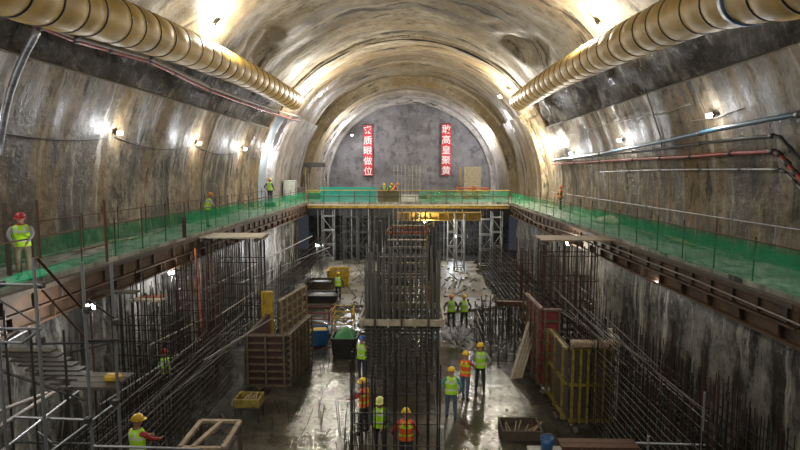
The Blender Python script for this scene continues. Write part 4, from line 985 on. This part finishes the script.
# boards leaning at the far left of the wall, sheet on right walkway
for k, (u, lb) in enumerate([(5, 'first'), (15, 'second'), (30, 'third')]):
    a = at(u + 3, 268, 14.6); a = Vector((-12.3 + k * .25, 14.8, 5.4)) if False else at(u + 4, 262, 14.6); a.z = 5.42; c = at(u - 1, 203, 15.0)
    b = MB(); b.beam(a, c, .12, .06); o = b.build('leaning_timber', 'timber_dark'); recenter(o, a); tag(o, 'dark timber leaning on the left wall behind the near worker, %s from the left' % lb, 'timber', 'timbers leaning on the left wall')
t = empty('tarpaulin_heap', Vector((10.3, 27, 5.4)), 'pale tarpaulin heap lying on the right walkway', 'tarpaulin')
b = MB(); n = 20; rg = []
q = onz(611, 222, 5.45)
for k in range(5):
    s = [1, .92, .7, .4, .1][k]; rg.append([(q.x + .75 * s * cos(2 * pi * i / n) * (1 + .15 * sin(3 * i)), q.y + 1.2 * s * sin(2 * pi * i / n), 5.41 + [.0, .15, .27, .36, .38][k] + .04 * sin(i * 2.1 + k)) for i in range(n)])
b.loft(rg); b.build('cloth', 'timber_pale', t)
# scrap along walkways
for k in range(26):
    s = random.choice((-1, 1)); y = random.uniform(18, 46); x = -12.0 + random.uniform(-.5, .4) if s < 0 else 10.9 + random.uniform(-.4, .2)
    b = MB(); b.beam((x, y, 5.44 + .02 * (k % 3)), (x + random.uniform(-.3, .3), y + random.uniform(1, 2.4), 5.46), .12, .05); o = b.build('scrap_timber', 'timber'); recenter(o, (x, y, 5.44))
    tag(o, 'timber length lying at the foot of the %s wall' % ('left' if s < 0 else 'right'), 'timber', 'timbers at the foot of the %s wall' % ('left' if s < 0 else 'right'))
# clamp post bundles on the inner edge of the left walkway
for u in (190, 196):
    q = onz(u, 238, 5.4); q.x = -10.05; box_thing('clamp_block', (q.x - .07, q.y, 5.41), (q.x + .07, q.y + .15, 6.3), 'timber_dark', 'dark upright block at the net of the left walkway, %s one' % ('left' if u == 190 else 'right'), 'block', bevel=.03)

# ------------------------------------------------------------------ people
def seg_d(p, a, b):
    ab = b - a; t = max(0, min(1, (p - a).dot(ab) / ab.length_squared)); return (p - a - ab * t).length
def worker(loc, rz, label, vest='hivis', hat='hat_yellow', shirt='shirt_grey', trousers='trousers_dark', lean=0, arms=((.34, .12, 1.16), (-.30, .10, 1.16)), hands=((.30, -.10, .95), (-.28, -.08, .93)), step=.06, turn=0, knee=0, s=1.0, scarf=None, tilt=.15):
    root = empty('person', loc, label, 'person', rz=rz); root.scale = (1.14 * s, 1.14 * s, s)
    RL = Matrix.Rotation(lean, 4, 'X'); piv = Vector((0, 0, .98))
    T = Matrix.Translation(piv) @ RL @ Matrix.Rotation(turn, 4, 'Z') @ Matrix.Translation(-piv)
    HT = T @ Matrix.Translation((0, 0, 1.5)) @ Matrix.Rotation(tilt - lean * .4, 4, 'X') @ Matrix.Translation((0, 0, -1.5))
    V = []; E = []; Rr = []; K = []
    def v(p, r, par=None, k='shirt'):
        V.append(Vector(p)); Rr.append(r if isinstance(r, tuple) else (r, r)); K.append(k)
        if par is not None: E.append((par, len(V) - 1))
        return len(V) - 1
    pel = v((0, 0, .95), (.15, .105), None, 'trousers')
    wa = v(T @ Vector((0, 0, 1.10)), (.135, .095), pel); ch = v(T @ Vector((0, .0, 1.30)), (.155, .105), wa); nb = v(T @ Vector((0, .01, 1.44)), (.10, .075), ch)
    nk = v(HT @ Vector((0, .0, 1.51)), .055, nb, 'skin'); jw = v(HT @ Vector((0, -.012, 1.575)), (.068, .075), nk, 'skin'); hd = v(HT @ Vector((0, 0, 1.65)), (.078, .09), jw, 'skin'); v(HT @ Vector((0, .005, 1.72)), (.06, .07), hd, 'skin')
    v(HT @ Vector((0, -.108, 1.62)), .012, hd, 'skin')
    for sgn in (1, -1): v(HT @ Vector((sgn * .088, .01, 1.63)), .014, hd, 'skin')
    for sgn in (1, -1):
        f = step * sgn
        hp = v((sgn * .095, 0, .88), .095, pel, 'trousers'); kn = v((sgn * .11, -f * .5 - knee * .5, .50), .065, hp, 'trousers'); an = v((sgn * .115, -f + knee * .1, .11), .046, kn, 'trousers')
        he = v((sgn * .115, -f + .02, .05), .042, an, 'boot'); v((sgn * .13, -f - .16, .035), .035, he, 'boot')
    for i, sgn in enumerate((1, -1)):
        sh = v(T @ Vector((sgn * .185, .0, 1.405)), .062, ch); e = T @ Vector((sgn * abs(arms[i][0]), arms[i][1], arms[i][2])); w_ = T @ Vector(hands[i])
        el = v(e, .046, sh); wr = v(w_, .032, el); d = (w_ - e).normalized()
        side = d.cross(Vector((0, 1, 0))); side = side.normalized() if side.length > .1 else Vector((1, 0, 0)); inw = d.cross(side)
        pm = v(w_ + d * .05, (.034, .024), wr, 'skin')
        for q in range(4):
            o = (q - 1.5) * .021; L = (.068, .078, .072, .056)[q]; base = w_ + d * .09 + inw * o
            a = v(base, .0095, pm, 'skin'); c_ = v(base + d * L * .55 + side * .012, .0088, a, 'skin'); v(base + d * L + side * .03, .0075, c_, 'skin')
        tb = v(w_ + d * .045 - inw * .04, .011, pm, 'skin'); v(w_ + d * .085 - inw * .055 + side * .015, .009, tb, 'skin')
    me = bpy.data.meshes.new('body'); me.from_pydata(V, E, [])
    o = bpy.data.objects.new('body', me); COL.objects.link(o)
    m = o.modifiers.new('s', 'SKIN'); m.use_smooth_shade = True; o.modifiers.new('u', 'SUBSURF').levels = 1
    sv = me.skin_vertices[0].data
    for i, r in enumerate(Rr): sv[i].radius = r
    sv[0].use_root = True
    bpy.context.view_layer.update()
    nm = bpy.data.meshes.new_from_object(o.evaluated_get(bpy.context.evaluated_depsgraph_get())); bpy.data.objects.remove(o)
    nm.name = 'body'; nm.materials.clear(); names = {'skin': 'skin', 'shirt': shirt, 'trousers': trousers, 'boot': 'boot'}; idx = {}
    for k, (kk, mm) in enumerate(names.items()): nm.materials.append(M[mm]); idx[kk] = k
    segs = [(V[a], V[b], K[b] if K[b] != 'skin' or K[a] == 'skin' else 'skin') for a, b in E]
    for p in nm.polygons:
        c = p.center; best = min(segs, key=lambda q: seg_d(c, q[0], q[1])); p.material_index = idx[best[2]]; p.use_smooth = True
    body = bpy.data.objects.new('body', nm); COL.objects.link(body); body.parent = root
    # vest
    lv = [(.90, .185, .135), (.99, .18, .13), (1.03, .178, .128), (1.08, .172, .125), (1.13, .172, .125), (1.22, .185, .132), (1.27, .19, .136), (1.32, .19, .136), (1.38, .182, .13), (1.44, .14, .108), (1.475, .09, .085)]
    n = 20; b = MB(); rings = []
    for (z, rx, ry) in lv: rings.append([b.bm.verts.new(T @ Vector((rx * cos(2 * pi * k / n), ry * sin(2 * pi * k / n), z + (.0 if z < 1.4 else .012 * abs(cos(2 * pi * k / n))))) ) for k in range(n)])
    for i in range(len(lv) - 1):
        for k in range(n):
            f = b.bm.faces.new((rings[i][k], rings[i][(k + 1) % n], rings[i + 1][(k + 1) % n], rings[i + 1][k])); f.smooth = True
            th = (k + .5) / n * 2 * pi
            stripe = i in (2, 6) or (i > 6 and i < 9 and .32 < abs(cos(th)) < .62)
            f.material_index = 1 if stripe else 0
    b.build('safety_vest', [vest, 'reflective' if vest == 'hivis' else 'hivis'], root, local=True)
    b = MB(); n = 18; prof = [(1.675, .108, .122), (1.71, .107, .12), (1.75, .098, .11), (1.785, .075, .085), (1.808, .04, .045), (1.813, .008, .01)]
    b.loft([[HT @ Vector((rx * cos(2 * pi * k / n), .005 + ry * sin(2 * pi * k / n), z)) for k in range(n)] for z, rx, ry in prof]); hh = b.build('hard_hat', hat, root, local=True)
    b = MB(); b.loft([[HT @ Vector(((.112 + e) * cos(2 * pi * k / n), -.012 + (.128 + e) * sin(2 * pi * k / n) - (.035 if sin(2 * pi * k / n) < -.5 else 0), z)) for k in range(n)] for e, z in ((0, 1.672), (.014, 1.668), (.014, 1.676), (0, 1.684))], True)
    b.build('brim', hat, hh, local=True)
    for sgn in (1, -1):
        b = MB(); c = HT @ Vector((sgn * .032, -.083, 1.645)); b.tube([c - Vector((.008, 0, 0)), c, c + Vector((.008, 0, 0))], [.004, .01, .004], 6); b.build('eye', 'hair', root, local=True)
    if scarf:
        b = MB(); b.tube([T @ Vector((.075 * cos(x), .0 + .07 * sin(x), 1.475)) for x in [2 * pi * k / 12 for k in range(12)]], .028, 6, closed=True); b.build('scarf', scarf, root, local=True)
    return root
def gp(u, v, z=0): q = onz(u, v, z); return (q.x, q.y, z)
AW_ = pi    # facing away from the camera
FWD = ((.24, -.14, 1.22), (-.24, -.14, 1.22)); FH = ((.16, -.36, 1.12), (-.16, -.36, 1.10))
worker((-10.52, 14.2, 5.4), .5, 'worker with dark red helmet and lime vest standing on the left walkway', hat='hat_red', trousers='trousers_khaki', shirt='shirt_grey', arms=FWD, hands=((.14, -.24, 1.02), (-.14, -.24, 1.0)), scarf='shirt_red')
worker((-10.8, 28.0, 5.4), 2.2, 'worker with orange helmet bending behind the green net on the left walkway', hat='hat_orange', vest='hivis', shirt='white_sack', trousers='trousers_khaki', lean=.22, arms=FWD, hands=FH)
q = at(270, 197, 44); box_thing('step_block', (q.x - .4, 43.7, 5.4), (q.x + .4, 44.3, 5.75), 'timber_dark', 'low block under the lime-vested worker at the far left wall', 'block')
worker((q.x, 44, 5.75), pi - .3, 'worker with yellow helmet and lime vest at the far end of the left wall', shirt='shirt_dark', s=1.1)
worker((-6.25, 11.6, 1.05), 2.7, 'worker with yellow helmet low at the bottom left beside the scaffold', shirt='shirt_red', arms=FWD, hands=FH)
box_thing('standing_board', (-6.7, 11.2, .95), (-5.8, 12.1, 1.04), 'timber_dark', 'dark board under the worker at the bottom left', 'board')
for x, y in ((-6.6, 11.3), (-5.9, 11.3), (-6.6, 12), (-5.9, 12)):
    o = bar('board_prop', (x, y, 0), (x, y, .945), .04, 'steel_dark'); tag(o, 'prop under the board of the worker at the bottom left', 'prop', 'props under the standing board')
q = at(164, 349, 19.2); worker((q.x, 19.2, q.z - 1.80), pi + .2, 'worker with red helmet deep in the dark left side of the pit', hat='hat_red', shirt='shirt_dark')
box_thing('standing_board', (q.x - .5, 18.9, q.z - 1.9), (q.x + .5, 19.6, q.z - 1.81), 'timber_dark', 'dark board under the worker on the left side of the pit', 'board') if q.z > 1.95 else None
worker(gp(451, 419), AW_, 'worker in lime vest and jeans walking at the left of three on the right slab', shirt='shirt_teal', trousers='trousers_jeans', step=.08)
worker(gp(465, 399), AW_ - .5, 'worker in orange vest between two lime-vested workers on the slab', vest='hivis_orange', hat='hat_yellow', shirt='shirt_red', trousers='trousers_jeans', arms=FWD, hands=FH, step=.12)
worker(gp(480, 391), AW_ + .1, 'worker in lime vest and dark trousers at the right of three on the slab', shirt='shirt_grey', step=.04, s=1.04)
worker(gp(451, 328), AW_, 'left of two workers standing behind the tangled bars, orange helmet', hat='hat_orange', shirt='shirt_dark')
worker(gp(464, 328), AW_ + .3, 'right of two workers standing behind the tangled bars, yellow helmet', hat='hat_yellow', shirt='shirt_dark')
worker((onz(338, 300, 0).x, 34.6, 0), AW_ - .1, 'lone far worker in lime vest by the yellow bin', hat='hat_yellow', shirt='shirt_dark')
worker((at(363, 340, 21).x - .05, 21.0, 0), AW_ - .4, 'worker with blue helmet beside the wide centre cage', hat='hat_blue', shirt='skin', arms=FWD, hands=FH)
worker((at(364, 400, 16.6).x, 16.6, 0), AW_ + 1.2, 'worker in red vest left of the near centre cage', vest='hivis_orange', hat='hat_yellow', shirt='shirt_red', arms=FWD, hands=FH)
worker((at(380, 410, 15.2).x, 15.2, 0), -.15, 'worker with pale yellow helmet and lime vest among the near centre bars', hat='hat_pale', shirt='shirt_dark', arms=FWD, hands=FH)
worker((at(406, 420, 14.5).x, 14.5, 0), AW_, 'worker in red jacket with yellow straps among the near centre bars', vest='hivis_orange', hat='hat_yellow', shirt='shirt_red', s=.98)
for k, (u, Y, lb, hat) in enumerate([(384.5, 57, 'leftmost', 'hat_yellow'), (388.5, 58, 'second from left', 'hat_yellow'), (392.8, 57.3, 'rightmost', 'hat_orange')]):
    worker((at(u, 190, Y).x, Y, 5.4), .8 * k, 'small distant worker bending behind the middle of the bridge, %s of three' % lb, hat=hat, shirt='shirt_dark', vest='hivis' if k != 2 else 'hivis_orange', lean=.7, arms=FWD, hands=FH)
worker((11.0, 41.5, 5.4), pi / 2, 'distant worker with orange helmet at the far end of the right wall', hat='hat_orange', shirt='shirt_dark', vest='hivis_orange')
